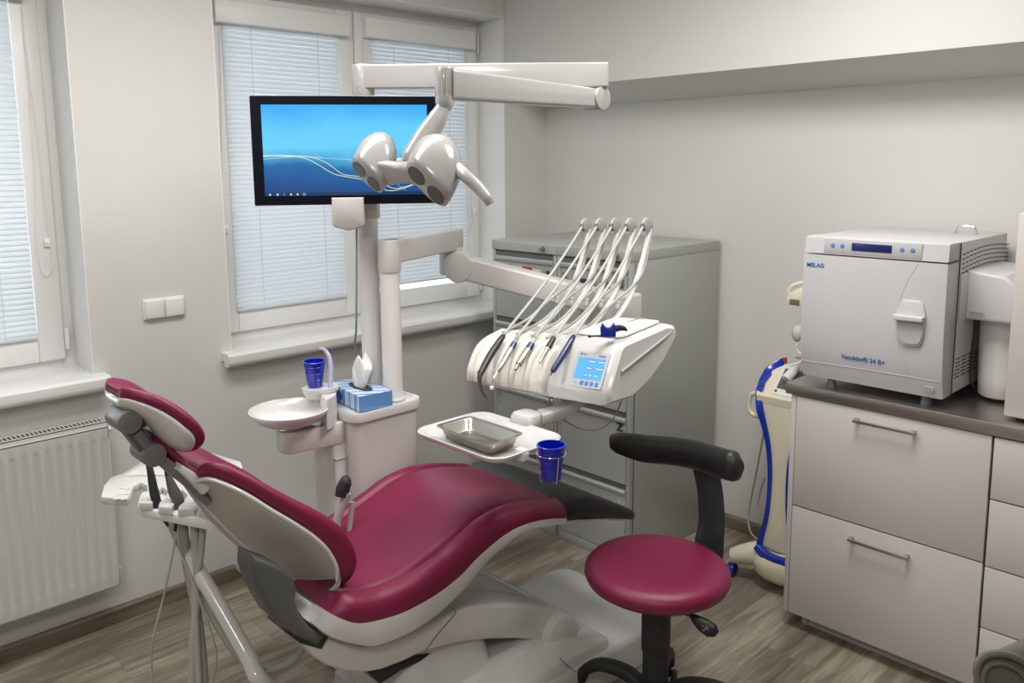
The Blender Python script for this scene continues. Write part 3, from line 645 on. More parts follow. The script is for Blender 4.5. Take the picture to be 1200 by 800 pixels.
obj('elbow_disc', cyl(NB(), S0-s3*.045, S0+s3*.045, .058, n=36, bev=.004), ARMW, t)
b = strap(NB(), [S0, lerp(S0, S1, .5), S1], s3, .085, [.088, .088, .085], 4, 9, 24); obj('spring_arm', b, ARMW, t)
hb = at(733, 361, 2.98)
obj('arm_end_block', box(NB(), (hb.x-.17, hb.y-.06, hb.z-.10), (hb.x+.03, hb.y+.06, hb.z+.052), .01, 3), ARMW, t)
O = V((1.19, -1.600, 1.003)); ex = V((1, 0, .072)).normalized(); ey = V((0, 1, 0)); ezc = ex.cross(ey)
def cl(x, y, z): return O+ex*x+ey*y+ezc*z
lp = [(0, 0), (-.006, .02), (-.004, .045), (.018, .09), (.055, .122), (.13, .146), (.33, .155), (.34, .13), (.22, .035), (.12, .0)]
b = NB(); secs = []
for x, s in ((0, .80), (.012, .93), (.035, 1), (.20, 1), (.345, 1)):
    c_ = (.15, .07); secs.append([cl(x, c_[0]+(y-c_[0])*s, c_[1]+(z-c_[1])*s) for y, z in lp])
loft(b, secs); obj('instrument_housing', b, WHITE, t, sharp=30)
rp_ = [(0, .0), (-.004, .02), (.001, .045), (.060, .150), (.074, .160), (.30, .186), (.335, .178), (.345, .160), (.335, .145), (.27, .085), (.19, .035), (.10, .0)]
b = NB(); secs = []
for x, s in ((.325, .93), (.335, .985), (.35, 1), (.50, 1), (.545, .99), (.562, .955), (.572, .88)):
    c_ = (.15, .09); secs.append([cl(x, c_[0]+(y-c_[0])*s, c_[1]+(z-c_[1])*s) for y, z in rp_])
loft(b, secs); obj('display_housing', b, WHITE, t, sharp=28)
b = NB(); pl = round_poly([cl(.355, .115, .1665), cl(.535, .115, .1665), cl(.535, .305, .1875), cl(.355, .305, .1875)], .02, 4); prism(b, pl, ezc*.005, .002, 1); obj('top_mat', b, WHITE2, t)
b = NB(); prism(b, [cl(.30, .34, .10), cl(.30, .20, .02), cl(.30, .30, .02), cl(.30, .40, .08)], ex*.18, .01); obj('rear_bracket', b, ARMW, t)
b = NB(); tube(b, [cl(.574, .06, .085), cl(.576, .15, .115), cl(.574, .25, .145), cl(.568, .32, .165)], .0035, 8); obj('side_groove_trim', b, AUTOG, t)
# cream rest pad with five troughs
PADM = mat('cream_silicone_pad', (.80, .775, .70), .35, coat=.2)
b = NB(); fp = [(-.009, .012), (-.010, .03), (-.004, .055), (.020, .098), (.058, .130), (.13, .154)]
for i in range(6):
    x = .012+i*.0625
    wd = .020 if 0 < i < 5 else .024
    P = [cl(x + .004*(k), y+.002, z) for k, (y, z) in enumerate(fp)]
    strap(b, P, ex, [wd*1.2, wd, wd*.9, wd], [.016, .03, .034, .012], 6, 3.5, 14)
P = [cl(.172, y+.006, z-.002) for y, z in fp]; strap(b, P, ex, .33, [.010, .014, .010], 6, 8, 20)
obj('instrument_rest', b, PADM, t, sharp=50)
# display: panel lies on the sloping face
pn = (cl(.4, .001, .045), (cl(.4, .060, .150)-cl(.4, .001, .045)).normalized())
fu = pn[1]; fn = ex.cross(fu).normalized(); 
if fn.y > 0: fn = -fn
def onp(px, py, p0, n):
    d = ray(px, py); return CAM + d*((V(p0)-CAM).dot(n)/d.dot(n))
pc = onp(691, 434, pn[0], fn)
prism(NB(), [(0, 0, 0), (1, 0, 0), (0, 1, 0)], (0, 0, 1)).free()
def face(u_, v_, off=0): return pc+ex*u_+fu*v_+fn*off
PANEL = mat('display_panel_grey', (.56, .57, .60), .35)
def fplate(u0, v0, u1, v1, off, th, r_, m_, nm, par):
    b = NB(); prism(b, rrect(face((u0+u1)/2, (v0+v1)/2, off), ex, fu, u1-u0, v1-v0, r_, 3), fn*th); return obj(nm, b, m_, par)
pnl = fplate(-.060, -.050, .058, .054, .0005, .0015, .004, PANEL, 'display_panel', t)
SB = mat('display_blue', (.02, .05, .1), .3, emit=(.10, .42, .90), es=1.0); SW = mat('display_glyph', (0, 0, 0), .4, emit=(.75, .88, 1.0), es=1.0); SD = mat('display_tab', (0, 0, 0), .4, emit=(.06, .26, .66), es=1)
sc = fplate(-.050, -.026, .050, .036, .002, .0008, .001, SB, 'touch_screen', pnl)
for u_, v_, w_ in ((-.012, .026, .026), (.022, .026, .026), (-.014, .006, .024), (.020, .006, .026), (-.014, -.014, .012), (.002, -.014, .012), (.020, -.014, .016)):
    fplate(u_, v_-.005, u_+w_, v_+.004, .0028, .0004, .001, SD, 'screen_tile', sc)
    for k in range(int(w_/.005)):
        fplate(u_+.0025+k*.005, v_-.003, u_+.0055+k*.005, v_+.002, .0032, .0004, .0004, SW, 'screen_glyph', sc)
for k in range(4): fplate(-.020+k*.018, -.044, -.008+k*.018, -.032, .002, .001, .002, BTN, 'panel_button', pnl)
fplate(-.046, -.042, -.032, -.035, .002, .0004, .002, AUTOG, 'panel_mark', pnl)
fplate(-.047, .042, -.043, .048, .002, .0004, .0005, INK, 'maker_mark', pnl); 
for k in range(2): fplate(-.040, .046-k*.0035, -.024, .0475-k*.0035, .002, .0004, .0003, INKG, 'maker_line', pnl)
fplate(.020, .041, .046, .046, .002, .0004, .001, INKG, 'model_line', pnl)
# whip arms, rollers, hose clips
WP = [on(667, 411, 'x', 1.50), on(690, 399, 'x', 1.50), on(716, 379, 'x', 1.50), on(738, 347, 'x', 1.50), on(752, 306, 'x', 1.50), on(761, 268, 'x', 1.50)]
xs = [1.238, 1.304, 1.370, 1.434, 1.502]
def yz(q, x): return V((x, q.y, q.z-(1.50-x)*.05))
for i, x in enumerate(xs):
    o = obj('whip_arm', strap(NB(), [yz(q, x) for q in WP], (1, 0, 0), [.024, .022, .018, .016], [.014, .012, .010, .010], 8, 3, 12), WHITE2, t)
    tp = yz(WP[-1], x); rc = tp+V((-.004, -.012, .012))
    b = NB(); cyl(b, rc+V((-.013, 0, 0)), rc+V((-.008, 0, 0)), .021, n=20, bev=.001); cyl(b, rc+V((.006, 0, 0)), rc+V((.011, 0, 0)), .021, n=20, bev=.001); cyl(b, rc+V((-.010, 0, 0)), rc+V((.010, 0, 0)), .0145, n=16)
    obj('hose_roller', b, LAMPW, o)
    q = yz(on(722, 354, 'x', 1.50), x); b = NB(); box(b, q+V((-.012, -.012, -.004)), q+V((.012, .006, .006)), .002); box(b, q+V((.004, -.012, -.018)), q+V((.012, .002, .002)), .002); obj('hose_clip', b, WHITE2, o)
b = tube(NB(), [on(640, 457, 'y', -1.50), on(644, 468, 'y', -1.47), on(650, 480, 'y', -1.44), on(664, 494, 'y', -1.42), on(684, 503.5, 'y', -1.42), on(704, 502, 'y', -1.42), on(718, 491, 'y', -1.42), on(727, 473, 'y', -1.40), on(731, 458, 'y', -1.38)], .0022, 8); obj('loop_cable', b, CABLE, t)
b = tube(NB(), [on(735, 377, 'y', -1.34), on(750, 373, 'y', -1.30), on(762, 375, 'y', -1.28), on(772, 380, 'y', -1.27)], .002, 6); obj('top_cable', b, CABLE, t)

# instruments lying in the troughs
qn = V((-.04, -.60, .80)).normalized(); qp = cl(.17, .03, .108)+qn*.022
def ip(px, py, off=0): return onp(px, py, qp+qn*off, qn)
def hose_for(i, tail, label):
    x = xs[i]; tp = yz(WP[-1], x); rc = tp+V((-.005, -.012, .012)); r_ = .0105
    tdir = (rc-tail); p = [tail-V((0, -.004, -.002)), tail+tdir*.06, tail+tdir*.5+V((0, .004, -.006)), rc+V((0, -.030, -.016)), rc+V((0, -.020, .006)), rc+V((0, -.006, .0205)), rc+V((0, .010, .018)), rc+V((0, .021, .002)), rc+V((.006, .018, -.03))]
    for (a_, c_) in ((752, 320), (738, 340), (724, 352)): p.append(yz(on(a_-2, c_-4, 'x', 1.50), x)+V((.009, .004, 0)))
    for (a_, c_) in ((712, 364), (694, 382), (676, 394), (660, 402)): p.append(yz(on(a_, c_-3, 'x', 1.50), x)+V((.006, -.010, .004)))
    return tube(NB(), p, .0046, 8, 5)
grp = 'instruments hanging in the console'
t1 = thing('ultrasonic_scaler', 'black curved handpiece, leftmost instrument in the console', 'dental instrument', ip(566, 432), grp)
obj('handle', tube(NB(), [ip(590, 393), ip(586, 399), ip(576, 414), ip(567, 430), ip(563, 438)], [.0075, .0105, .0115, .0105, .009], 14), BLACK, t1)
obj('hooked_tip', tube(NB(), [ip(563, 436), ip(562, 446), ip(564, 455, .006), ip(567, 462, .01), ip(572, 468, .012)], [.009, .0065, .0055, .0045, .001], 10), BLACK, t1)
obj('hose', hose_for(0, ip(590, 393), ''), HOSE, t1)
t2 = thing('turbine_handpiece', 'long silver handpiece with angled thin neck, second instrument from the left', 'dental instrument', ip(590, 430), grp)
obj('coupling', tube(NB(), [ip(605.5, 396), ip(603, 402)], [.007, .0085], 14, 0), LAMPW, t2)
obj('navy_ring', tube(NB(), [ip(603, 402), ip(599, 409)], [.0095, .010], 16, 0), NAVY, t2)
obj('body', tube(NB(), [ip(599, 409), ip(592, 421), ip(586, 431), ip(581, 438)], [.0098, .0092, .0075, .0055], 16), STEEL, t2)
obj('angled_neck', tube(NB(), [ip(582, 437), ip(578, 445, .002), ip(577, 452, .004)], [.0055, .0045, .004], 12), CHROME, t2)
obj('turbine_head', cyl(NB(), ip(579, 454, .004), ip(574, 454, .008), .0055, n=16, bev=.001), CHROME, t2)
obj('hose', hose_for(1, ip(605.5, 396), ''), HOSE, t2)
t3 = thing('micromotor', 'short silver motor with navy collar, middle instrument in the console', 'dental instrument', ip(615, 415), grp)
obj('coupling', tube(NB(), [ip(626, 397), ip(623, 403)], [.007, .009], 14, 0), AUTOG, t3)
obj('navy_ring', tube(NB(), [ip(623, 403), ip(619, 410)], [.0105, .0115], 16, 0), NAVY, t3)
obj('body', tube(NB(), [ip(619, 410), ip(612, 421), ip(608, 427)], [.0112, .0108, .010], 18), STEEL, t3)
obj('nozzle', tube(NB(), [ip(608, 427), ip(606, 430), ip(604, 433)], [.0065, .0055, .005], 14), STEEL, t3)
obj('hose', hose_for(2, ip(626, 397), ''), HOSE, t3)
t4 = thing('air_motor_coupling', 'small black and steel coupling, fourth instrument from the left', 'dental instrument', ip(640, 412), grp)
obj('black_sleeve', tube(NB(), [ip(649, 396), ip(646, 401), ip(642, 408)], [.0075, .009, .009], 16), BLACK, t4)
b = NB()
for k in range(5): tube(b, [ip(642-k*2, 408-(-k)*3.4), ip(642-k*2-1.4, 408+k*3.4+2.4)], [.0082-.0009*k, .0075-.0009*k], 14, 0)
tube(b, [ip(642, 408), ip(632.5, 425)], [.006, .0035], 12, 0); obj('stepped_connector', b, STEEL, t4)
obj('hose', hose_for(3, ip(649, 396), ''), HOSE, t4)
t5 = thing('air_water_syringe', 'navy blue pen-shaped instrument beside the display', 'dental instrument', ip(660, 415), grp)
obj('handle', tube(NB(), [ip(672, 394), ip(669, 400), ip(660, 415), ip(650, 431), ip(648, 435)], [.007, .0095, .010, .009, .0075], 16), NAVY, t5)
obj('needle_tip', tube(NB(), [ip(648, 434), ip(645, 440)], [.003, .0012], 8, 0), BLACK, t5)
obj('hose', hose_for(4, ip(672, 394), ''), HOSE, t5)

# bib clip on the console
tp = onp(713, 396, cl(.44, .16, .176), ezc)
t = thing('bib_clip', 'blue plastic clip with a short black chain on top of the console', 'clip', tp)
b = NB(); fr_ = [V((-.021, 0, 0)), V((.021, 0, 0)), V((.022, 0, .026)), V((.016, 0, .040)), V((.011, 0, .033)), (V((.004, 0, .026))), (V((-.004, 0, .026))), V((-.011, 0, .033)), V((-.016, 0, .040)), V((-.022, 0, .026))]
rd = RGT.copy(); rd.z = 0; rd.normalize(); bd = V((-rd.y, rd.x, 0))
prism(b, [tp+rd*q.x+V((0, 0, q.z+.002)) for q in fr_], bd*.018, .0025, 2); obj('clip_body', b, BLUE, t)
b = NB(); tube(b, [tp+rd*.012+bd*.014+V((0, 0, .018)), tp+rd*.03+bd*.03+V((0, 0, .022)), tp+rd*.048+bd*.045+V((0, 0, .018)), tp+rd*.06+bd*.06+V((0, 0, .008))], [.007, .008, .006, .002], 8, rib=.3); obj('chain', b, BLACKR, t)
b = NB(); tube(b, [tp-rd*.005+bd*.01+V((0, 0, .004)), tp-rd*.03+bd*.012+V((0, 0, .004)), tp-rd*.05+bd*.006+V((0, 0, .004))], .0024, 6); sphere(b, tp-rd*.052+bd*.006+V((0, 0, .004)), .0045, 8, 6); obj('clip_cord', b, BLACKR, t)

# ------------------------------------------------------------------ tray table
TZ = .96; tcx, tcy, tw, th_ = 1.508, -1.812, .352, .268
t = thing('tray_table', 'white rounded tray table hanging below the instrument console', 'tray', (tcx, tcy, TZ))
def tr(z, dw, r_): return rrect((tcx, tcy, z), (1, 0, 0), (0, 1, 0), tw+dw, th_+dw, r_, 6)
obj('tray_top', loft(NB(), [tr(TZ-.022, -.05, .03), tr(TZ-.016, -.02, .04), tr(TZ-.006, 0, .05), tr(TZ, .002, .05), tr(TZ+.002, -.004, .048), tr(TZ-.003, -.024, .040), tr(TZ-.003, -.034, .036), tr(TZ-.008, -.044, .032), tr(TZ-.009, -.06, .03)]), WHITE, t, sharp=45)
hp = on(614, 490, 'z', TZ+.01); hp = V((hp.x, tcy+th_/2+.026, 0))
b = loft(NB(), [rrect((hp.x, hp.y, z), (1, 0, 0), (0, 1, 0), .10-s, .085-s, .02, 4) for z, s in ((.942, .02), (.950, .01), (.974, .01), (.983, .02), (.986, .04))]); obj('arm_hub', b, WHITE, t)
s0 = V((hp.x+.03, hp.y+.02, .972)); s1 = onp(686, 468, V((1.6, -1.48, 1.02)), V((0, 1, 0)))
b = strap(NB(), [s0, lerp(s0, s1, .5)+V((0, 0, -.006)), s1+V((0, 0, .02))], (1, -.6, 0), .062, .034, 6, 6, 20); obj('support_arm', b, MARM, t)
CC = at(646, 561, 2.13)
b = NB(); rz = CC.z+.068
lp_ = ring(V((CC.x, CC.y, rz)), (1, 0, 0), (0, 1, 0), .0375, .0375, 24); tube(b, lp_+[lp_[0]], .0014, 6, 0)
for a in (-.3, 2.2, 4.2):
    p = V((CC.x+.0375*math.cos(a), CC.y+.0375*math.sin(a), rz)); q = V((CC.x+.028*math.cos(a), CC.y+.028*math.sin(a), CC.z-.004)); tube(b, [p, q, V((CC.x, CC.y, CC.z-.005))], .0014, 6, 0)
kk = V((tcx+tw/2-.02, tcy-.03, TZ-.012))
tube(b, [kk, lerp(kk, V((CC.x, CC.y, rz)), .3), V((CC.x, CC.y, rz))-(V((CC.x, CC.y, rz))-kk).normalized()*.0375], .002, 6, 0)
obj('wire_cup_holder', b, CHROME, t)
obj('holder_clamp', box(NB(), kk+V((-.01, -.012, -.014)), kk+V((.022, .012, .016)), .003), WHITE2, t)
cup(CC, .0355, .0245, .092, 'blue plastic cup in a wire holder at the corner of the tray table')
# steel dish
dc = V((1.538, -1.872, 0)); zb = TZ-.0045
def dr_(z, w, h, r_): return rrect((dc.x, dc.y, z), (1, .0, 0), (0, 1, 0), w, h, r_, 5)
b = loft(NB(), [dr_(zb, .175, .080, .012), dr_(zb+.004, .188, .093, .016), dr_(zb+.032, .210, .112, .020), dr_(zb+.035, .226, .128, .022), dr_(zb+.037, .228, .130, .022), dr_(zb+.037, .216, .118, .018), dr_(zb+.033, .206, .108, .018), dr_(zb+.007, .184, .089, .014), dr_(zb+.0035, .172, .077, .010)])
o = obj('instrument_dish', b, STEEL, sharp=40); tag(o, 'rectangular stainless steel dish on the white tray table', 'dish')

# ------------------------------------------------------------------ dental chair
XC = 1.24
t = thing('dental_chair', 'crimson reclined dental chair with white shell and black foot end', 'dental chair', (1.3, -1.8, 0))
def side(pts, x): return [on(a_, c_, 'x', x) for a_, c_ in pts]
HW = .262
hwf = [.09, .165, .225, .255] + [HW]*13 + [HW-.004]
def sideh(pts): return [on(a_, c_, 'x', XC+h_) for (a_, c_), h_ in zip(pts, hwf)]
Bp = sideh([(350, 700), (361, 709), (380, 720), (400, 730), (420, 735), (444, 731), (470, 723), (492, 712), (512, 700), (528, 688), (541, 677), (552, 665), (565, 652), (584, 636), (602, 624), (622, 616), (642, 612), (663, 611)])
Tp = sideh([(364, 698), (377, 703), (392, 705), (408, 706), (424, 706), (444, 703), (464, 696), (482, 688), (500, 678), (514, 668), (527, 658), (538, 648), (552, 636), (570, 620), (588, 608), (608, 599.5), (634, 595), (662, 594)])
def cush_ring(Bq, Tq, hw, crown=.022):
    dv = Tq-Bq; h = dv.length; n = V((0, dv.y, dv.z)).normalized()
    sec = [(1.0, 0), (1.02, .35*h), (1.015, .7*h), (.995, h*.93), (.965, h+.004), (.92, h+.012), (.86, h+.016), (.80, h+.011), (.775, h+.001), (.75, h+.010), (.68, h+.014), (.5, h+.017), (.25, h+.016), (0, h+.015)]
    out = []
    for fx, hh_ in sec: out.append(V((XC+hw*fx, Bq.y, Bq.z)) + n*hh_)
    for fx, hh_ in sec[-2::-1]: out.append(V((XC-hw*fx, Bq.y, Bq.z)) + n*hh_)
    return out
def dens(L_, n=3):
    if isinstance(L_[0], (int, float)): return [q.x for q in smooth([V((w_, 0, 0)) for w_ in L_], n)]
    return smooth(L_, n)
Bp, Tp, hwf = dens(Bp)[3:], dens(Tp)[3:], dens(hwf)[3:]
rings = [cush_ring(a_, c_, w_) for a_, c_, w_ in zip(Bp, Tp, hwf)][3:]
# rounded front end
e = rings[-1]; cen = sum(e, V())/len(e); fw = (Bp[-1]-Bp[-2]); fw.x = 0; fw.normalize()
for k, s in ((.010, .97), (.016, .9), (.018, .75)): rings.append([cen+(p-cen)*s+fw*k for p in e])
obj('seat_cushion', loft(NB(), rings), CRIM, t, sharp=62)
# white seat pan
Wp = sideh([(343, 706), (352, 719), (366, 733), (386, 745), (426, 755), (450, 753), (474, 745), (496, 734), (518, 718), (534, 703), (547, 690), (557, 678), (568, 664), (588, 645), (606, 631), (625, 621.5), (644, 617), (664, 615)])
Wp = dens(Wp)[3:]
rings = []
for Bq, Wq, w_ in zip(Bp, Wp, hwf):
    up_ = Bq + (Tp[0]-Bp[0]).normalized()*.012
    rings.append([V((XC+(w_+.004), Bq.y, Bq.z+.012)), V((XC+w_+.006, lerp(Bq.y, Wq.y, .4), lerp(Bq.z, Wq.z, .4))), V((XC+w_-.002, lerp(Bq.y, Wq.y, .9), lerp(Bq.z, Wq.z, .9))), V((XC+w_-.03, Wq.y, Wq.z-.004)),
                  V((XC-w_+.03, Wq.y, Wq.z-.004)), V((XC-w_+.002, lerp(Bq.y, Wq.y, .9), lerp(Bq.z, Wq.z, .9))), V((XC-w_-.006, lerp(Bq.y, Wq.y, .4), lerp(Bq.z, Wq.z, .4))), V((XC-w_-.004, Bq.y, Bq.z+.012))])
obj('seat_pan', loft(NB(), rings), WHITE, t, sharp=50)
# carrying arm below the pan
pl = [(350, 716), (338, 722), (340, 734), (352, 752), (368, 770), (384, 781), (406, 788), (430, 789), (448, 786), (474, 776), (496, 765), (520, 758), (548, 752), (580, 749.5), (606, 749), (622, 751), (640, 757), (652, 768), (668, 772), (682, 764), (688, 748), (682, 731), (668, 720), (650, 714), (622, 708.5), (594, 706.5), (566, 709), (534, 716), (500, 735), (470, 748), (426, 758), (386, 748)]
plr = [p for p in pl if p[0] <= 500]; plf = [(470, 776)]+[p for p in pl if p[0] >= 496]+[(470, 748)]
b = prism(NB(), side(pl, 1.455), (-.13, 0, 0), .014, 3); prism(b, side([(496, 762), (520, 757), (548, 751), (580, 748.5), (606, 748), (622, 750), (640, 756), (652, 767), (668, 771), (682, 763), (687, 748), (681, 731), (667, 721), (650, 715), (622, 709.5), (594, 707.5), (566, 710), (534, 717), (512, 728)], 1.452), (-.40, 0, 0), .012, 3); obj('carrying_arm', b, WHITE, t, sharp=35)
pv = on(661, 746, 'x', 1.488); b = cyl(NB(), pv, pv+V((-.45, 0, 0)), .070, n=40, bev=.006); obj('arm_pivot', b, WHITE, t)
b = tube(NB(), side([(521, 707), (528, 712), (534, 717), (526, 728), (512, 744), (498, 764)], 1.4565), .0012, 6, 4); obj('panel_seam', b, FILED, t)
# dark hinge arm between seat and back
pl = [(297, 652), (296, 670), (303, 694), (322, 726), (345, 745), (373, 757), (381, 746), (364, 735), (352, 720), (347, 704), (349, 690), (344, 674), (324, 662)]
b = prism(NB(), side(pl, 1.466), (-.085, 0, 0), .010, 3); obj('hinge_arm', b, DGREY, t, sharp=35)
pl = [(350, 716), (356, 724), (368, 733), (386, 745), (377, 761), (352, 754), (336, 742), (340, 734)]
b = prism(NB(), side(pl, 1.460), (-.10, 0, 0), .003, 2); obj('hinge_slot', b, BLACK, t)
# foot section
ft0 = [(560, 543), (600, 546)]
yk, zk = -1.455, .60
rings = []
for y_, zt_, zb_, w_ in ((-1.50, .640, .590, .235), (-1.44, .655, .588, .245), (-1.36, .640, .570, .248), (-1.28, .605, .545, .25), (-1.20, .562, .515, .248), (-1.14, .528, .490, .242), (-1.112, .510, .482, .228), (-1.104, .500, .486, .21)):
    c_ = V((XC+.012, y_, 0)); h_ = zt_-zb_
    rings.append([c_+V((fx*w_, 0, zb_+fz*h_)) for fx, fz in ((-.97, 0), (-1.0, .25), (-1, .65), (-.975, .9), (-.93, 1), (-.6, 1.05), (0, 1.08), (.6, 1.05), (.93, 1), (.975, .9), (1, .65), (1.0, .25), (.97, 0))])
obj('foot_cushion', loft(NB(), rings), BLACKL, t, sharp=60)
b = NB(); rings = []
for y_, zb_, w_ in ((-1.44, .584, .235), (-1.28, .541, .24), (-1.16, .497, .23), (-1.12, .482, .21)): rings.append([V((XC+.012-w_, y_, zb_)), V((XC+.012+w_, y_, zb_)), V((XC+.012+w_-.02, y_, zb_-.012)), V((XC+.012-w_+.02, y_, zb_-.012))])
obj('foot_tray', loft(b, rings), GREYP, t)
# backrest
BK = [((180, 510), (183, 519), None, .050), ((207, 529), (208, 545), None, .066), ((231, 551), (230, 561), (214, 560), .098), ((243, 544), (245, 558), (226, 578), .128), ((265, 545), (267, 565), (244, 602), .158), ((292, 556), (293, 578), (264, 624), .180), ((320, 571.5), (320, 595), (290, 647), .196), ((348, 586.5), (347, 611), (316, 661), .204),
      ((375, 600), (370, 627), (334, 672), .208), ((400, 617), (386, 643), (346, 686), .207), ((414, 636), (395, 661), (357, 696), .204), ((420.5, 658), (396, 677), (370, 701), .198), ((414, 676), (389, 688), (380, 702), .188), ((402, 686), (381, 692), (384, 700), .170)]
cr, sr = [], []
for i, (F, S, G, w_) in enumerate(BK):
    Fp = on(*F, 'x', XC+w_); Sp_ = on(*S, 'x', XC+w_); n = (Fp-Sp_); n.x = 0; n.normalize(); h = (Fp-Sp_).length
    wing = 0 if i < 2 else (.4 if i == 2 else 1)
    dp = h*(.0 if i < 2 else .55*wing)                 # recessed middle
    sec = [(1.0, 0), (1.03, .3*h), (1.03, .62*h), (1.0, .88*h), (.95, h), (.88, h), (.80, h-dp*.35), (.72, h-dp*.8), (.62, h-dp), (.3, h-dp*1.05), (0, h-dp*1.1)]
    rg = [V((XC+w_*fx, Sp_.y, Sp_.z))+n*hh_ for fx, hh_ in sec] + [V((XC-w_*fx, Sp_.y, Sp_.z))+n*hh_ for fx, hh_ in sec[-2::-1]]
    cr.append(rg)
    if G:
        Gp = on(*G, 'x', XC+.03); rg = []
        ks = ((1.0, 0.0), (1.035, .03), (1.04, .08), (1.0, .16), (.88, .32), (.70, .50), (.50, .68), (.32, .83), (.22, .92), (.12, 1.0), (0, 1.03))
        ks = list(ks)+[(-fx, k) for fx, k in ks[-2::-1]]
        for fx, k in ks:
            rg.append(V((XC+w_*fx, lerp(Sp_.y, Gp.y, k), lerp(Sp_.z, Gp.z, k))))
        sr.append(rg)
def dense_rings(rs, n=3): return [list(q) for q in zip(*[smooth([r_[k] for r_ in rs], n) for k in range(len(rs[0]))])]
obj('backrest_cushion', loft(NB(), dense_rings(cr)), CRIM, t, sharp=62)
bs_ = obj('backrest_shell', loft(NB(), dense_rings(sr)), GREYP, t, sharp=50)
# white rim line around the shell
rim = [on(*q[1], 'x', XC+q[3]*1.035)+V((0, -.003, -.006)) for q in BK[2:-2]]
obj('shell_rim', tube(NB(), rim, [.004, .005, .005, .005, .004], 10), WHITE, bs_)
rim2 = [sr[i_][8]+V((.001, 0, 0)) for i_ in range(len(sr)-3)]
obj('shell_ridge', tube(NB(), rim2, [.002, .003, .0035, .003, .002], 10), WHITE, bs_)
# neck bracket + articulated headrest arm
b = strap(NB(), side([(186, 536), (204, 551), (222, 566), (238, 585)], 1.29), (1, 0, 0), [.05, .06, .07, .08], [.024, .026, .024, .016], 6, 5, 18); obj('neck_bracket', b, MGREY, t)
b = strap(NB(), side([(206, 545), (222, 557), (236, 570)], 1.315), (1, 0, 0), [.05, .06, .07], [.016, .024, .03], 6, 4, 16); obj('neck_cover', b, WHITE, t)
j1 = on(153, 495, 'x', 1.32); j2 = on(182, 534, 'x', 1.32)
obj('upper_joint', cyl(NB(), j1, j1-V((.085, 0, 0)), .0265, n=32, bev=.003), MGREY, t)
obj('lower_joint', cyl(NB(), j2, j2-V((.085, 0, 0)), .0265, n=32, bev=.003), MGREY, t)
b = strap(NB(), [j1-V((.043, 0, 0)), lerp(j1, j2, .5)-V((.043, 0, 0)), j2-V((.043, 0, 0))], (1, 0, 0), .06, .036, 4, 6, 18); lk = obj('link', b, DGREY, t)
pd_ = lerp(j1, j2, .55)-V((.0, 0, 0)); dj = (j2-j1).normalized()
b = strap(NB(), [pd_-dj*.022+V((-.012, 0, 0)), pd_+V((-.012, 0, 0)), pd_+dj*.022+V((-.012, 0, 0))], (1, 0, 0), .008, [.018, .02, .018], 3, 3, 14); obj('link_cap', b, MGREY, lk)
# headrest: curved pad wrapping over a white shell
XH = 1.255
HS = [((139, 460), (139, 465), (138, 471), .030), ((141, 455), (140, 466), (138.5, 476), .046), ((150, 454.5), (149, 467), (144, 480), .062), ((166, 458), (164, 471), (155, 485), .082), ((188, 464.5), (184, 478.5), (168, 494), .100), ((210, 476), (204, 490), (181, 509), .112), ((226, 488), (217, 500), (192, 520), .119),
      ((237, 500), (226, 508), (201, 526), .108), ((241.5, 511), (229, 516), (208, 529), .092), ((239, 520), (227, 523), (213, 530.5), .070), ((231, 527), (222, 529), (216, 531), .042)]
cr, sr = [], []
for i_, (F, S, G, w_) in enumerate(HS):
    Fp = on(*F, 'x', XH+w_); Sp_ = on(*S, 'x', XH+w_); Gp = on(*G, 'x', XH+.04); n = Fp-Sp_; n.x = 0; h = n.length; n.normalize()
    dp = h*(.05, .2, .45, .62, .66, .66, .6, .5, .35, .15, .05)[i_]
    sec = [(1.0, 0), (1.04, .3*h), (1.04, .62*h), (1.0, .88*h), (.94, h), (.86, h*.985), (.76, h-dp*.4), (.64, h-dp*.8), (.5, h-dp), (.25, h-dp*1.08), (0, h-dp*1.1)]
    cr.append([V((XH+w_*fx, Sp_.y, Sp_.z))+n*hh_ for fx, hh_ in sec] + [V((XH-w_*fx, Sp_.y, Sp_.z))+n*hh_ for fx, hh_ in sec[-2::-1]])
    ks = [(1.0, 0.0), (1.03, .05), (1.03, .2), (.97, .42), (.85, .66), (.66, .86), (.4, .97), (0, 1.0)]; ks += [(-fx, k) for fx, k in ks[-2::-1]]
    sr.append([V((XH+w_*fx, lerp(Sp_.y, Gp.y, k), lerp(Sp_.z, Gp.z, k))) for fx, k in ks])
def dense_rings(rs, n=3): return [list(q) for q in zip(*[smooth([r_[k] for r_ in rs], n) for k in range(len(rs[0]))])]
obj('headrest_cushion', loft(NB(), dense_rings(cr)), CRIM, t, sharp=80)
obj('headrest_shell', loft(NB(), dense_rings(sr)), WHITE, t, sharp=80)
hc = on(172, 492, 'x', 1.245); hn = V((0, 0, 0)); hu = V((0, 0, 0))
b = strap(NB(), [j1-V((.043, 0, 0)), j1-V((.043, 0, 0))+(hc-j1)*.35+V((.02, 0, -.005)), hc-hn*.06-hu*.02], (1, 0, 0), [.06, .05, .05], [.03, .022, .02], 5, 5, 16); obj('headrest_bracket', b, MGREY, t)
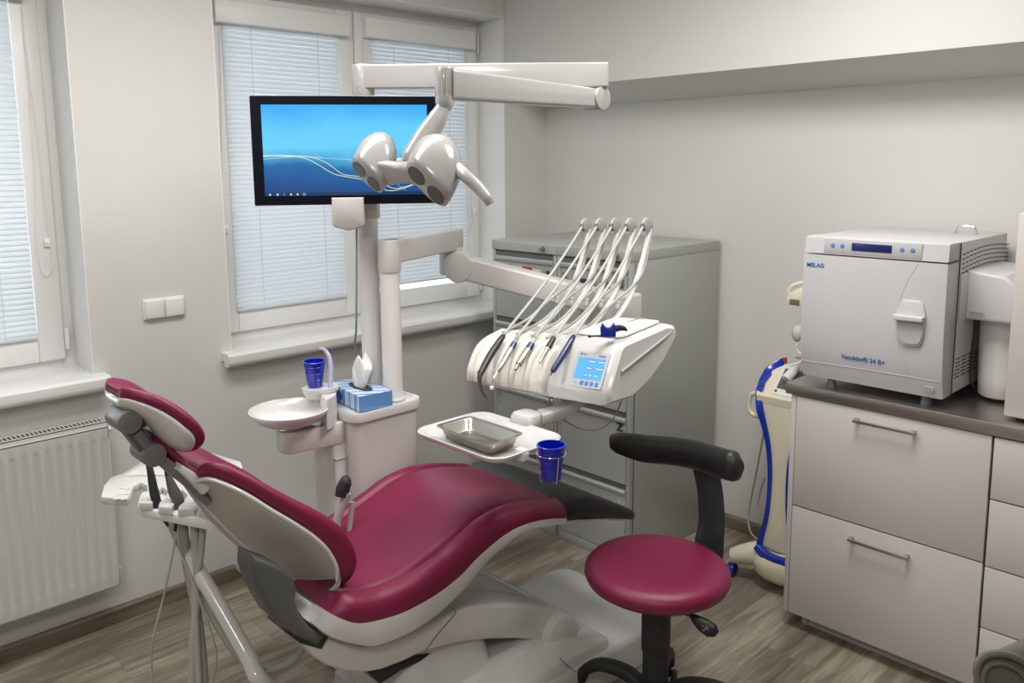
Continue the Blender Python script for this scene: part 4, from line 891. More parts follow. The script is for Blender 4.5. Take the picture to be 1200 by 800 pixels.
# base
b = NB(); pb_ = round_poly([V((1.035, -.985, 0)), V((1.035, -2.02, 0)), V((1.10, -2.15, 0)), V((1.45, -2.15, 0)), V((1.525, -2.0, 0)), V((1.562, -.985, 0))], .07, 6)
cb = V((1.3, -1.55, 0))
loft(b, [[p for p in pb_], [p+V((0, 0, .094)) for p in pb_], [lerp(p, cb, .012)+V((0, 0, .108)) for p in pb_], [lerp(p, cb, .035)+V((0, 0, .115)) for p in pb_]]); obj('base_plate', b, WHITE, t, sharp=40)
b = NB(); pb2 = round_poly([V((1.09, -1.30, 0)), V((1.09, -2.10, 0)), V((1.50, -2.10, 0)), V((1.535, -1.30, 0))], .02, 4); cb2 = V((1.3, -1.9, 0))
loft(b, [[p+V((0, 0, .10)) for p in pb2], [lerp(p, cb2, .01)+V((0, 0, .145)) for p in pb2], [lerp(p, cb2, .04)+V((0, 0, .155)) for p in pb2], [V((lerp(p.x, 1.28, .16), min(p.y, -1.62 if p.y > -1.5 else p.y), .235 if p.y > -1.6 else .20)) for p in pb2]]); obj('base_housing', b, WHITE, t, sharp=30)
b = NB(); loft(b, [rrect((1.29, -1.90, z), (1, 0, 0), (0, 1, 0), .32-k, .36-k, .08, 6) for z, k in ((.15, -.02), (.22, 0), (.30, .03), (.37, .10))]); obj('lift_cover', b, WHITE, t, sharp=35)
b = prism(NB(), side([(432, 788), (470, 776), (512, 762), (500, 772), (470, 786), (446, 802)], 1.42), (-.30, 0, 0), .003, 1); obj('under_slot', b, BLACK, t)
b = NB(); tube(b, side([(656, 771), (662, 777), (670, 784), (680, 792), (684, 806)], 1.54), .0012, 6, 4); obj('base_seam', b, FILED, t)
# hose holder lever on the far side of the chair
b = tube(NB(), [at(407, 577, 2.45), at(401, 592, 2.45), at(396, 606, 2.45), at(393, 630, 2.45), at(392, 660, 2.44)], .0125, 14); lv = obj('far_side_lever', b, HOSE, t)
b = tube(NB(), [at(400.5, 581, 2.45), at(402, 572, 2.45), at(406, 563, 2.45), at(409, 560, 2.45)], [.019, .0205, .018, .010], 16); obj('grip', b, BLACKR, lv)
b = tube(NB(), [at(413, 588, 2.47), at(411.5, 600, 2.47), at(409, 625, 2.47)], .008, 12); obj('second_tube', b, HOSE, lv)

# ------------------------------------------------------------------ assistant console
AZ = .80
t = thing('assistant_console', 'white suction holder console with keypad behind the backrest, on a tubular arm', 'assistant console', on(200, 590, 'z', AZ))
pl = [(119, 591), (150, 593.5), (154, 587), (157, 578), (165, 573.5), (173, 577), (173, 584), (166, 589), (163.5, 598), (179, 598.5), (183, 592), (184, 583), (191, 579), (198, 584), (194, 592), (187.5, 597), (186, 602.5), (202, 604), (206, 597), (206, 587), (214, 582), (220, 588), (217, 596), (210.5, 601), (209, 605.5), (228, 606), (231, 599), (231, 589), (239, 586), (245, 592), (241, 600), (234.5, 603), (233.5, 607.5), (243, 608), (258, 600), (285, 556), (283, 549), (250, 538), (215, 535), (172, 545), (146, 562), (131, 567), (122.5, 577)]
P = [on(a_, c_, 'z', AZ-.010) for a_, c_ in pl]
b = prism(NB(), P, (0, 0, .022), .003, 2); obj('console_body', b, WHITE, t, sharp=40)
P = [on(a_, c_, 'z', AZ-.0075) for a_, c_ in ((160, 594), (255, 612), (262, 606), (275, 575), (220, 560), (165, 575))]
b = prism(NB(), round_poly(P, .03, 4), (0, 0, -.028), .006, 2); obj('lower_housing', b, WHITE2, t)
P = [on(a_, c_, 'z', AZ) for a_, c_ in ((145, 564), (172, 546.5), (215, 541), (222, 560), (196, 562.5), (150, 563))]
b = prism(NB(), round_poly(P, .02, 3), (0, 0, .017), .0025, 2); obj('raised_cover', b, WHITE, t)
ku = (on(150, 570, 'z', AZ)-on(128, 588, 'z', AZ)); 
for k, (a_, c_) in enumerate(((143.5, 573.5), (151.5, 574.5), (140.5, 580.5), (148.5, 580.8), (137, 586.3), (145, 586.5))):
    c0 = on(a_, c_-2, 'z', AZ+.0122); r_ = RGT.copy(); r_.z = 0; r_.normalize(); f2 = V((-r_.y, r_.x, 0))
    b = NB(); o_ = rrect(c0, r_, f2, .0165, .0115, .003, 3); loft(b, [o_, [p+V((0, 0, .0006)) for p in o_]]); kp = obj('key', b, GREYP, t)
    i_ = rrect(c0+V((0, 0, .0007)), r_, f2, .0145, .0095, .002, 3); b = NB(); loft(b, [i_, [p+V((0, 0, .0005)) for p in i_]]); obj('key_cap', b, WHITE2, kp)
    b = NB(); cyl(b, c0+V((0, 0, .0012)), c0+V((0, 0, .0016)), .0022, n=6+k); obj('key_symbol', b, INKG, kp)
b = tube(NB(), [at(201, 600, 2.30), at(206, 616, 2.30), at(226, 658, 2.26), at(258, 712, 2.22), at(290, 768, 2.18), at(308, 800, 2.15), V((1.20, -2.25, .20)), V((1.2, -2.1, .12))], [.016, .019, .0205, .022, .022, .022], 18); obj('tubular_arm', b, WHITE, t)
t = thing('saliva_ejector_handpiece', 'tapered black handpiece standing in the suction holder', 'dental instrument', at(182, 575, 2.24), 'suction handpieces')
obj('handpiece_body', tube(NB(), [at(174, 542, 2.24), at(177, 556, 2.24), at(181, 578, 2.24), at(187, 598, 2.24), at(191, 606, 2.24)], [.0075, .0095, .0125, .0115, .006], 14), BLACKR, t)
obj('cord_sleeve', tube(NB(), [at(190, 604, 2.24), at(194, 611, 2.24), at(197.5, 617, 2.24)], [.007, .005, .003], 10), BLACK, t)
obj('cord', tube(NB(), [at(197.5, 616, 2.24), at(208, 640, 2.23), at(220, 668, 2.22), at(232, 698, 2.2), at(247, 740, 2.2), at(254, 770, 2.2), at(249, 800, 2.2), at(243, 830, 2.2)], .003, 8), CABLE, t)
t = thing('suction_handpiece', 'grey suction handpiece with navy tip standing in the holder beside the black one', 'dental instrument', at(203, 580, 2.22), 'suction handpieces')
obj('handpiece_body', tube(NB(), [at(196, 553, 2.23), at(199, 563, 2.23), at(204, 576, 2.23), at(209, 587, 2.23), at(208, 600, 2.23)], [.007, .010, .015, .016, .010], 16), DGREY, t)
obj('navy_tip', tube(NB(), [at(194.5, 548, 2.23), at(197, 557, 2.23)], [.006, .0085], 12, 0), NAVY, t)
obj('cord', tube(NB(), [at(207.5, 600, 2.23), at(206.5, 615, 2.23), at(204, 640, 2.22), at(197, 675, 2.22), at(189, 710, 2.22), at(180, 745, 2.2), at(177.5, 770, 2.2), at(179, 800, 2.2), at(182, 830, 2.2)], .0028, 8), CABLE, t)
obj('cord_sleeve', tube(NB(), [at(206.5, 611, 2.225), at(205, 622, 2.225)], .0042, 10, 0), BLACK, t)
grp = 'grey suction hoses under the assistant console'
for pts, rd_, rb, lb in (([(214, 606), (216, 630), (219, 660), (225, 690), (231, 720), (236, 760), (239, 800), (240, 850)], .0125, .05, 'ribbed grey suction hose hanging leftmost under the assistant console'),
                     ([(227, 606), (229, 640), (231, 680), (229, 720), (226, 760), (225, 800), (225, 850)], .0105, 0, 'smooth pale grey suction hose crossing in the middle of the bundle'),
                     ([(238, 606), (236, 640), (232, 672), (228, 700), (230, 740), (233, 800), (234, 850)], .0095, 0, 'thin smooth grey hose hanging rightmost under the assistant console'),
                     ([(229, 612), (231, 640), (237, 680), (245, 712), (262, 745), (284, 773), (308, 785), (332, 780), (347, 769), (356, 758), (364, 742)], .0098, .06, 'ribbed grey hose looping right towards the underside of the chair')):
    dd_ = 2.27 if rb else 2.25
    P = [at(a_, c_, 2.24 + (.02 if rb else 0) - .00*i) for i, (a_, c_) in enumerate(pts)]
    if 'looping' in lb: P = [at(a_, c_, 2.26 - .004*i) for i, (a_, c_) in enumerate(pts)]
    o = obj('suction_hose', tube(NB(), P, rd_, 12, 20 if rb else 8, rib=rb), HOSEG if rb else HOSE, sharp=80); tag(o, lb, 'hose', grp)

# ------------------------------------------------------------------ stool
SC = V((1.955, -1.633, .64)); 
KS = 1.125
sc_ = at(770, 660, 2.15*KS)
SC = V((sc_.x, sc_.y, 0)); SZ = at(770, 664, 2.42).z+.012
t = thing('swivel_stool', 'round crimson swivel stool with a curved black arm support', 'stool', SC)
b = lathe(NB(), SC+V((0, 0, SZ)), [(0, -.066), (.15, -.066), (.182, -.061), (.203, -.047), (.2105, -.030), (.2085, -.015), (.197, -.003), (.178, .004), (.135, .005), (.06, .001), (0, -.001)], n=72); obj('seat', b, CRIM, t, sharp=70)
obj('seat_plate', cyl(NB(), SC+V((0, 0, SZ-.10)), SC+V((0, 0, SZ-.074)), .07, n=28, bev=.004), BLACK, t)
b = cyl(NB(), SC+V((0, 0, SZ-.27)), SC+V((0, 0, SZ-.07)), .0425, n=32, bev=.003); obj('upper_sleeve', b, BLACKR, t)
b = cyl(NB(), SC+V((0, 0, .10)), SC+V((0, 0, SZ-.24)), .038, n=32, bev=.002); obj('gas_column', b, BLACKR, t)
cyb = cyl(NB(), SC+V((0, 0, .095)), SC+V((0, 0, .17)), .05, .042, n=32, bev=.005); obj('base_hub', cyb, BLACKR, t)
a_st = -100
for k in range(5):
    a = math.radians(a_st+72*k); d_ = V((math.cos(a), math.sin(a), 0)); s_2 = V((-d_.y, d_.x, 0))
    l = obj('base_leg', strap(NB(), [SC+d_*.03+V((0, 0, .135)), SC+d_*.10+V((0, 0, .165)), SC+d_*.19+V((0, 0, .155)), SC+d_*.245+V((0, 0, .115)), SC+d_*.262+V((0, 0, .075))], s_2, [.05, .046, .044, .040, .036], [.045, .04, .036, .034, .03], 6, 3, 16), BLACKR, t)
    q = SC+d_*.262; b = NB()
    for s in (-1, 1): cyl(b, q+s_2*(s*.008)+V((0, 0, .026)), q+s_2*(s*.024)+V((0, 0, .026)), .0255, n=24, bev=.003)
    cyl(b, q+V((0, 0, .03)), q+V((0, 0, .08)), .008, n=12); obj('castor', b, BLACK, l)
lv0 = SC+V((0, 0, SZ-.09)); lv1 = at(806, 720, 2.06*KS); lv2 = at(826, 732, 2.02*KS)
b = tube(NB(), [lv0, lerp(lv0, lv1, .5), lv1], .006, 8); lvr = obj('height_lever', b, BLACK, t)
b = strap(NB(), [at(808, 719, 2.055*KS), at(815, 725, 2.045*KS), at(824, 732, 2.035*KS), at(834, 739, 2.025*KS), at(840, 743, 2.02*KS)], (at(830, 725, 2.03*KS)-at(818, 740, 2.03*KS)), [.010, .026, .040, .042, .018], [.006, .009, .010, .009, .004], 6, 2.4, 16); pdl = obj('lever_paddle', b, BLACK, t)
pn_ = (-FWD+V((0, 0, .3))).normalized()
b = NB()
for da in ((-4, -2, 2, 3), (0, -6, 2, 4), (3, 0, -4, 5), (-3, 4, 4, -1)):
    p0_ = at(826+da[0], 734+da[1], 2.018*KS); p1_ = at(826+da[2]+2, 734+da[3]+1, 2.014*KS); tube(b, [p0_, p1_], .0009, 5, 0)
obj('lever_symbol', b, LAMPW, pdl)
# back post and curved support
bm0 = SC+V((.0, 0, SZ-.09)); pA = at(829, 650, 2.30*KS); pB = at(834, 610, 2.32*KS); pC = at(832, 575, 2.33*KS); pD = at(826, 545, 2.33*KS)
pE = V((pA.x, pA.y, SZ-.085))
rad_dir = (V((pB.x, pB.y, 0))-SC); rad_dir.z = 0; rad_dir.normalize(); tan = V((-rad_dir.y, rad_dir.x, 0))
b = strap(NB(), [bm0, SC+rad_dir*.12+V((0, 0, SZ-.09)), SC+rad_dir*.19+V((0, 0, SZ-.082)), pA+V((0, 0, -.02)), lerp(pA, pB, .5), pB, pC, pD], RGT, [.07, .08, .085, .090, .090, .082, .080, .082], [.01, .012, .02, .028, .026, .022, .02, .018], 8, 4, 18); obj('back_post', b, BLACKR, t)
AP = [at(718, 521, 2.50*KS), at(735, 523, 2.47*KS), at(760, 526, 2.43*KS), at(785, 528, 2.38*KS), at(810, 532, 2.32*KS), at(835, 539, 2.25*KS), at(855, 545, 2.19*KS), at(866, 547, 2.16*KS)]
b = NB(); PS = smooth(AP, 6); rings = []; m_ = len(PS)
for i, p in enumerate(PS):
    f = i/(m_-1); tt = (PS[min(i+1, m_-1)]-PS[max(i-1, 0)]).normalized(); up_ = V((0, 0, 1)); n_ = tt.cross(up_).normalized(); up_ = n_.cross(tt)
    hgt = .045*math.sin(min(1, f/.10+.28)*PI/2)*(1 if f < .90 else math.cos((f-.90)/.10*PI/2*.72)); 
    if f < .25: hgt = lerp(.026, .046, (f/.25)**.7)
    rings.append(ring(p+up_*(0 if f > .25 else (.25-f)*.045), n_, up_, .030*(1 if .04 < f < .95 else .7), hgt, 20, 2.6))
obj('arm_support', loft(b, rings), BLACKL, t, sharp=60)

# ------------------------------------------------------------------ trolley device in the corner beside the cabinets
t = thing('therapy_trolley', 'cream and blue wheeled device cart between the wall and the base cabinet', 'device cart', (1.6, -.32, 0))
YT = -.40
def onp(px, py, p0, n):
    d = ray(px, py); return CAM + d*((V(p0)-CAM).dot(n)/d.dot(n))
hF = on(886.5, 462, 'y', YT-.005); hT = on(915, 425, 'y', YT+.17)
hnrm = V((1, 0, 0)).cross(V((0, hT.y-hF.y, hT.z-hF.z))).normalized()
HL = [onp(915, 425, hF, hnrm), onp(900, 432.5, hF, hnrm), onp(891, 444, hF, hnrm), onp(887, 455, hF, hnrm), onp(886.5, 462, hF, hnrm)]
fr = [(886.5, 460), (887, 476), (892, 496), (897, 520), (899, 548), (898, 578), (894.5, 606), (889, 626), (887, 640)]
L_ = [on(a_, c_, 'y', YT) for a_, c_ in fr]
xr = 1.735
mirror = [V((xr-(p.x-L_[1].x)*.9, p.y, p.z)) for p in L_]
b = prism(NB(), L_+mirror[::-1], (0, .17, 0), .016, 3); obj('body', b, CREAM, t, sharp=35)
dn = V((0, .03, -.07)); rings = []
for q in HL: rings.append([q, V((xr+.01, q.y, q.z)), V((xr+.01, q.y, q.z))+dn, q+dn])
rings.append([HL[-1]+V((0, .004, -.03)), V((xr+.01, HL[-1].y+.004, HL[-1].z-.03)), V((xr+.01, HL[-1].y+.1, HL[-1].z-.06)), HL[-1]+V((0, .1, -.06))])
b = loft(NB(), rings); obj('sloping_head', b, CREAM, t, sharp=40)
b = NB(); strap(b, [q+hnrm*.001*(1 if hnrm.z > 0 else -1)+V((w_*.5, 0, 0)) for q, w_ in zip(HL[:4], (.034, .032, .030, .028))]+[p+V((.014, -.003, 0)) for p in L_[1:]]+[V((L_[-1].x+.03, YT-.003, L_[-1].z-.018))], (0, 1, 0), .012, [.046, .040, .034, .030, .022, .018, .016, .018, .026, .034], 5, 8, 16)
obj('blue_side_trim', b, BLUE, t, sharp=50)
b = NB(); strap(b, [p+V((-.012, -.003, 0)) for p in mirror[1:]], (0, 1, 0), .012, [.014, .02, .018, .03], 6, 8, 12); obj('blue_side_trim', b, BLUE, t, sharp=60)
b = NB(); q0 = L_[-1]; strap(b, [V((q0.x+.005, YT-.012, q0.z+.01)), V((lerp(q0.x, xr, .25), YT-.02, q0.z-.012)), V((lerp(q0.x, xr, .5), YT-.024, q0.z-.018)), V((lerp(q0.x, xr, .8), YT-.02, q0.z-.012))], (0, 1, 0), .03, [.03, .04, .042, .03], 6, 4, 14); obj('blue_base_trim', b, BLUE, t, sharp=60)
so = 1 if hnrm.z > 0 else -1
def hp_(px, py, off=0): return onp(px, py, hF, hnrm)+hnrm*so*off
tqf = [hp_(904, 461), hp_(934, 468), hp_(950, 436), hp_(919, 429)]
def tqp(u_, v_, off=0): return lerp(lerp(tqf[0], tqf[1], u_), lerp(tqf[3], tqf[2], u_), v_)+hnrm*so*off
b = prism(NB(), [tqp(0, 0), tqp(1, 0), tqp(1, 1), tqp(0, 1)], hnrm*so*.003, .001, 1); fp_ = obj('display_surround', b, PAPER, t)
b = prism(NB(), [tqp(.10, .20, .003), tqp(1.0, .20, .003), tqp(1.0, .92, .003), tqp(.10, .92, .003)], hnrm*so*.002, .0006, 1); obj('dark_display', b, mat('dark_display', (.10, .11, .11), .3), fp_)
p = on(906.5, 455.5, 'y', YT-.014); obj('red_button', cyl(NB(), tqp(.13, .10, .002), tqp(.13, .10, .007), .006, n=14), RED, fp_)
p = HL[0]+V((.012, .01, .012)); obj('red_stop_knob', cyl(NB(), p-V((0, 0, .02)), p+V((0, 0, .010)), .009, n=14, bev=.002), RED, t)
for k in range(2): 
    p = on(897, 466+k*4, 'y', YT-.004); obj('grey_print_line', box(NB(), (p.x, YT-.0015, p.z-.0025), (p.x+.05-k*.01, YT+.001, p.z+.0005)), CAB, t)
b = tube(NB(), [on(887, 460, 'y', YT+.03), on(880, 463, 'y', YT+.03), on(877.5, 474, 'y', YT+.03), on(880, 483, 'y', YT+.03), on(886, 487, 'y', YT+.03), on(891, 487, 'y', YT+.04)], .010, 12); obj('side_handle', b, CREAM, t)
# base with feet
bz = [on(a_, c_, 'y', YT) for a_, c_ in ((887, 636), (884, 646))]
def foot(tip, w0, lab):
    root = V((lerp(L_[-1].x, xr, .45), YT+.06, .105)); tip = V(tip)
    b = tube(NB(), [root, lerp(root, tip, .42)+V((0, 0, .030)), lerp(root, tip, .78)+V((0, 0, .022)), tip+V((0, 0, .012))], [.055, .050, .040, .030], 20); o_ = obj('foot', b, CREAM, t, sharp=70)
    q = V((tip.x, tip.y, .028)); b = NB(); cyl(b, q-V((.016, 0, 0)), q+V((.016, 0, 0)), .028, n=24, bev=.006); obj('blue_castor', b, BLUE, o_)
ftip = on(858, 654, 'z', .075); foot(ftip, .07, 1); foot((1.74, -.44, .07), .07, 2) ; foot((1.70, -.20, .07), .07, 3); foot((1.52, -.14, .07), .07, 4)
b = loft(NB(), [ring((lerp(L_[-1].x, xr, .48), YT+.07, z), (1, 0, 0), (0, 1, 0), a_, c_, 32, 2.6) for z, a_, c_ in ((.045, .095, .09), (.07, .118, .11), (.11, .126, .115), (.14, .122, .11), (.158, .108, .095))]); obj('base_bowl', b, CREAM, t, sharp=60)
b = tube(NB(), [V((1.70, YT+.10, .93)), on(950, 400, 'y', YT+.1), V((1.72, YT+.08, 1.15)), on(942, 342, 'y', YT+.06)], .012, 10); obj('holder_stem', b, CREAM, t)
o = thing('treatment_handpiece', 'cream handset resting at the top of the cart, half hidden by the steriliser', 'handpiece', on(932, 350, 'y', YT+.04))
b = NB(); prism(b, [on(922, 356, 'y', YT+.02), on(921, 349, 'y', YT+.02), on(925, 343, 'y', YT+.02), on(937, 337, 'y', YT+.02), on(945, 340, 'y', YT+.02), on(945, 360, 'y', YT+.02), on(936, 359, 'y', YT+.02)], (0, .05, 0), .006, 2); obj('handset_body', b, CREAM, o)
obj('handset_window', box(NB(), on(925, 357, 'y', YT+.019), on(937, 351.5, 'y', YT+.019)+V((0, .003, 0)), .001), mat('bronze_window', (.16, .13, .09), .4), o)
b = tube(NB(), [on(924, 343, 'y', YT+.04), on(927, 337, 'y', YT+.04), on(934, 333, 'y', YT+.04), on(945, 331, 'y', YT+.04)], .009, 10); obj('handset_grip', b, CREAM, o)
b = NB(); sphere(b, on(936, 391, 'y', YT+.05), .026, s=(1, 1, 1.3)); obj('round_guide', b, CAB, t)
b = tube(NB(), [on(940, 398, 'y', YT+.04), on(934, 406, 'y', YT+.04), on(936, 413, 'y', YT+.04), on(942, 415, 'y', YT+.04), on(938, 424, 'y', YT+.03), on(926, 428, 'y', YT+.01)], .0042, 8); obj('coiled_cable', b, WHITE2, t)
b = tube(NB(), [on(895, 508, 'y', YT+.12), on(885, 560, 'y', YT+.16), on(879, 590, 'y', YT+.18), on(877, 610, 'y', YT+.17), on(880, 624, 'y', YT+.14), on(888, 632, 'y', YT+.10)], .004, 8); obj('power_cable', b, CABLE, t)
b = tube(NB(), [on(896, 560, 'y', YT+.12), on(890, 580, 'y', YT+.15), on(888, 594, 'y', YT+.15), on(893, 604, 'y', YT+.12)], .0035, 8); obj('loose_cable', b, CABLE, t)
o = thing('power_plug', 'white mains plug with a short cord lying on the dark display of the cart', 'plug', tqp(.4, .55, .02))
c0 = tqp(.38, .45, .020); c1 = tqp(.66, .95, .034)
b = tube(NB(), [c0, lerp(c0, c1, .4), c1], [.020, .019, .011], 14, 3); obj('plug_body', b, WHITE2, o)
obj('plug_cord', tube(NB(), [c1, c1+V((.01, .01, .018)), on(932, 418, 'y', YT+.12), on(942, 417, 'y', YT+.12)], .0045, 8), WHITE2, o)
b = NB()
for s in (-.006, .006): cyl(b, c0+V((s, 0, 0)), c0+V((s-.008, -.006, -.014)), .002, n=8)
obj('plug_pins', b, STEEL, o)

# ------------------------------------------------------------------ steriliser
AX0, AX1, AZ0, AZ1 = 1.800, 2.270, .955, 1.446
t = thing('steam_steriliser', 'white front-loading steam steriliser with a navy display on the steel worktop', 'steriliser', ((AX0+AX1)/2, -.32, .92))
obj('casing', box(NB(), (AX0+.012, -.515, AZ0+.004), (AX1, -.06, AZ1), .006, 2), AUTO, t)
pf = [(-.515, AZ0), (-.580, AZ0), (-.596, AZ0+.05), (-.606, AZ0+.12), (-.612, AZ0+.23), (-.611, 1.384), (-.515, 1.384)]
b = prism(NB(), [(AX0, y, z) for y, z in pf], (AX1-AX0-.002, 0, 0), .006, 2); dr = obj('door', b, AUTO, t, sharp=25)
pf = [(-.515, 1.389), (-.610, 1.389), (-.606, AZ1-.004), (-.598, AZ1), (-.515, AZ1)]
b = prism(NB(), [(AX0+.004, y, z) for y, z in pf], (AX1-AX0-.006, 0, 0), .005, 2); fp_ = obj('control_fascia', b, AUTO, t, sharp=25)
def yd(z):   # door surface
    pr = [(AZ0, -.580), (AZ0+.05, -.596), (AZ0+.12, -.606), (AZ0+.23, -.612), (1.384, -.611)]
    for (z0_, y0_), (z1_, y1_) in zip(pr, pr[1:]):
        if z <= z1_: return lerp(y0_, y1_, (z-z0_)/(z1_-z0_))
    return -.611
def dpt(px, py, off=0):
    p = on(px, py, 'y', -.608); p = on(px, py, 'y', yd(p.z)); return V((p.x, p.y-off, p.z))
pq = [on(a_, c_, 'y', -.6085) for a_, c_ in ((966.5, 278.5), (1081.5, 288), (1080, 305), (964.5, 297))]
def fpl(x0_, z0_, x1_, z1_, yy, m_, nm, par, bev=.0): return obj(nm, box(NB(), (x0_, yy, z0_), (x1_, yy+.004, z1_), bev), m_, par)
xa, xb = pq[0].x, pq[1].x
pnl = fpl(xa, 1.393, xb, 1.441, -.6115, AUTOG, 'grey_panel', fp_, .0015)
d0, d1 = on(998, 291, 'y', -.612), on(1045, 294, 'y', -.612)
fpl(d0.x, 1.406, d1.x, 1.431, -.6130, LCDN, 'navy_display', pnl, .0005)
for a_ in (976, 987): 
    p = on(a_, 288.5, 'y', -.612); obj('blue_button', cyl(NB(), (p.x, -.611, 1.420), (p.x, -.614, 1.420), .0068, n=20, bev=.001), BTN, pnl)
for a_ in (1057, 1069.5):
    p = on(a_, 295, 'y', -.612); obj('blue_button', cyl(NB(), (p.x, -.611, 1.420), (p.x, -.614, 1.420), .0068, n=20, bev=.001), BTN, pnl)
p = dpt(955.7, 310.6); text('maker_lettering', 'MELAG', INKB, (p.x, p.y-.0004, p.z), (1, 0, 0), (0, 0, 1), .0195, dr, bold=.0003)
p = dpt(1011, 421); text('model_lettering', 'Vacuklav\u00ae 24 B+', INKB, (p.x, p.y-.0006, p.z), (1, 0, 0), (0, .03, 1), .021, dr, bold=.0002)
b = NB(); tube(b, [dpt(1076, 310, .0002), dpt(1066, 325, .0002), dpt(1058, 342, .0002), dpt(1052.5, 362, .0002), dpt(1051, 385, .0002), dpt(1054, 410, .0002), dpt(1062, 430, .0002), dpt(1069, 441, .0002)], .0008, 6); obj('door_seam', b, AUTOG, dr)
b = NB(); tube(b, [dpt(937, 421.5, .0002), dpt(1020, 434, .0002), dpt(1101, 447.5, .0002)], .0012, 6); obj('lower_seam', b, AUTOG, dr)
hq = [dpt(1058, 350.5), dpt(1082, 353), dpt(1086, 370), dpt(1083, 395), dpt(1079, 406), dpt(1058, 404.5), dpt(1051, 392), dpt(1050, 368)]
b = prism(NB(), round_poly(hq, .012, 3), (0, -.008, 0), .003, 2); hd = obj('door_handle', b, AUTO, dr)
hq = [dpt(1052, 372, .007), dpt(1084, 375, .007), dpt(1082, 394, .007), dpt(1078, 403, .007), dpt(1060, 402, .007), dpt(1053.5, 391, .007)]
b = prism(NB(), round_poly(hq, .01, 3), (0, -.004, 0), .001, 1); obj('grey_inset', b, AUTOG, hd)
hq = [dpt(1050.5, 367, .006), dpt(1085, 371, .006), dpt(1084, 377, .006), dpt(1051, 373.5, .006)]
b = prism(NB(), hq, (0, -.022, 0), .004, 3); obj('grip_ledge', b, AUTO, hd)
hq = [dpt(1083, 452), dpt(1095, 454.5), dpt(1094, 461), dpt(1084, 459)]
b = prism(NB(), hq, (0, -.002, 0), .0005, 1); obj('printer_cover', b, AUTO, dr); 
hq = [dpt(1084.5, 455.5, .002), dpt(1094, 457.5, .002), dpt(1093.5, 460.5, .002), dpt(1084.5, 458.7, .002)]; obj('cover_recess', prism(NB(), hq, (0, -.0006, 0)), AUTOG, dr)
for x_, y_ in ((AX0+.10, -.565), (AX1-.06, -.560), (AX0+.10, -.12), (AX1-.06, -.12)): obj('foot', cyl(NB(), (x_, y_, .9205), (x_, y_, AZ0+.004), .017, .012, n=20, bev=.002), DGREY, t)
# side vents
b = NB(); xs_ = AX1+.0004
for r_ in range(5):
    for k in range(14):
        yy = -.500+k*.0335
        zz_ = 1.405-r_*.0145 - .018*((k-6.5)/7)**2*0 + .012*math.sin(k/13*PI)
        box(b, (xs_-.001, yy, zz_-.0018), (xs_+.0004, yy+.025, zz_+.0016))
obj('upper_vent_slots', b, GAP, t)
b = NB()
for r_ in range(6):
    for k in range(4):
        yy = -.50+k*.055; box(b, (xs_-.001, yy, 1.01+r_*.012-.0016), (xs_+.0004, yy+.042, 1.01+r_*.012+.0016))
obj('lower_vent_slots', b, GAP, t)
b = NB()
for yy, zz_ in ((-.495, 1.29), (-.495, 1.02)): cyl(b, (AX1-.001, yy, zz_), (AX1+.001, yy, zz_), .0035, n=10)
obj('screws', b, DGREY, t)
b = prism(NB(), [(AX1-.002, -.517, AZ0+.006), (AX1+.0006, -.517, AZ0+.006), (AX1+.0006, -.517, AZ1-.003), (AX1-.002, -.517, AZ1-.003)], (0, .002, 0)); obj('side_seam', b, GAP, t)
# carry handle tool lying on top
hz = AZ1; p0_ = on(1121, 272, 'z', hz+.004); p1_ = on(1143, 273, 'z', hz+.004)
o = thing('tray_lifter', 'small bent chrome handle standing on top of the steriliser', 'handle', p0_)
b = tube(NB(), [p0_+V((-.004, 0, -.003)), p0_+V((0, 0, .014)), p0_+(p1_-p0_)*.2+V((0, 0, .021)), p0_+(p1_-p0_)*.8+V((0, 0, .021)), p1_+V((0, 0, .014)), p1_+V((.004, 0, -.003))], .0032, 8); obj('bent_rod', b, CHROME, o)
b = NB()
for q in (p0_+V((-.004, 0, 0)), p1_+V((.004, 0, 0))): cyl(b, V((q.x, q.y, hz+.0003)), V((q.x, q.y, hz+.0035)), .009, n=14)
obj('feet', b, CHROME, o)
# water filter unit hung beside the steriliser
t = thing('water_filter_unit', 'white side-mounted filter housing with a hanging canister right of the steriliser', 'water filter', (2.35, -.35, .92))
yA, yB_ = -.455, -.10
pf = [(2.272, 1.352), (2.38, 1.342), (2.41, 1.315), (2.422, 1.27), (2.422, 1.195), (2.272, 1.195)]
b = prism(NB(), [(x, yA, z) for x, z in pf], (0, yB_-yA, 0), .012, 3); hs = obj('housing', b, AUTO, t, sharp=30)
obj('mounting_plate', box(NB(), (2.2715, yA-.05, 1.195), (2.277, yB_, 1.345), .001), AUTO, t)
cq = on(1160, 440, 'z', 1.0); cq = V((2.352, -.335, 0))
b = NB(); rg = []
for z, r_ in ((.935, .050), (.942, .058), (.99, .060), (1.10, .063), (1.16, .064), (1.198, .064)):
    rr_ = []
    for k in range(48): a = 2*PI*k/48; q = r_*(1+(.018 if (k//3) % 4 == 0 else 0)); rr_.append(cq+V((q*math.cos(a), q*math.sin(a), z)))
    rg.append(rr_)
loft(b, rg); obj('canister', b, WHITE2, t, sharp=50)
obj('black_hose', tube(NB(), [V((2.30, -.44, 1.200)), V((2.300, -.435, 1.15)), V((2.292, -.42, 1.09)), V((2.288, -.41, 1.04)), V((2.288, -.40, .99)), V((2.29, -.36, .95))], .0045, 8), BLACK, t)
lb_ = obj('small_label', box(NB(), (2.283, yA-.0008, 1.206), (2.332, yA+.001, 1.224)), AUTOG, hs)
b = NB()
for k in range(2):
    for j in range(7): box(b, (2.287+j*.006, yA-.0014, 1.218-k*.007), (2.291+j*.006, yA-.0006, 1.220-k*.007))
obj('label_print', b, INK, lb_)
cyl_ = None
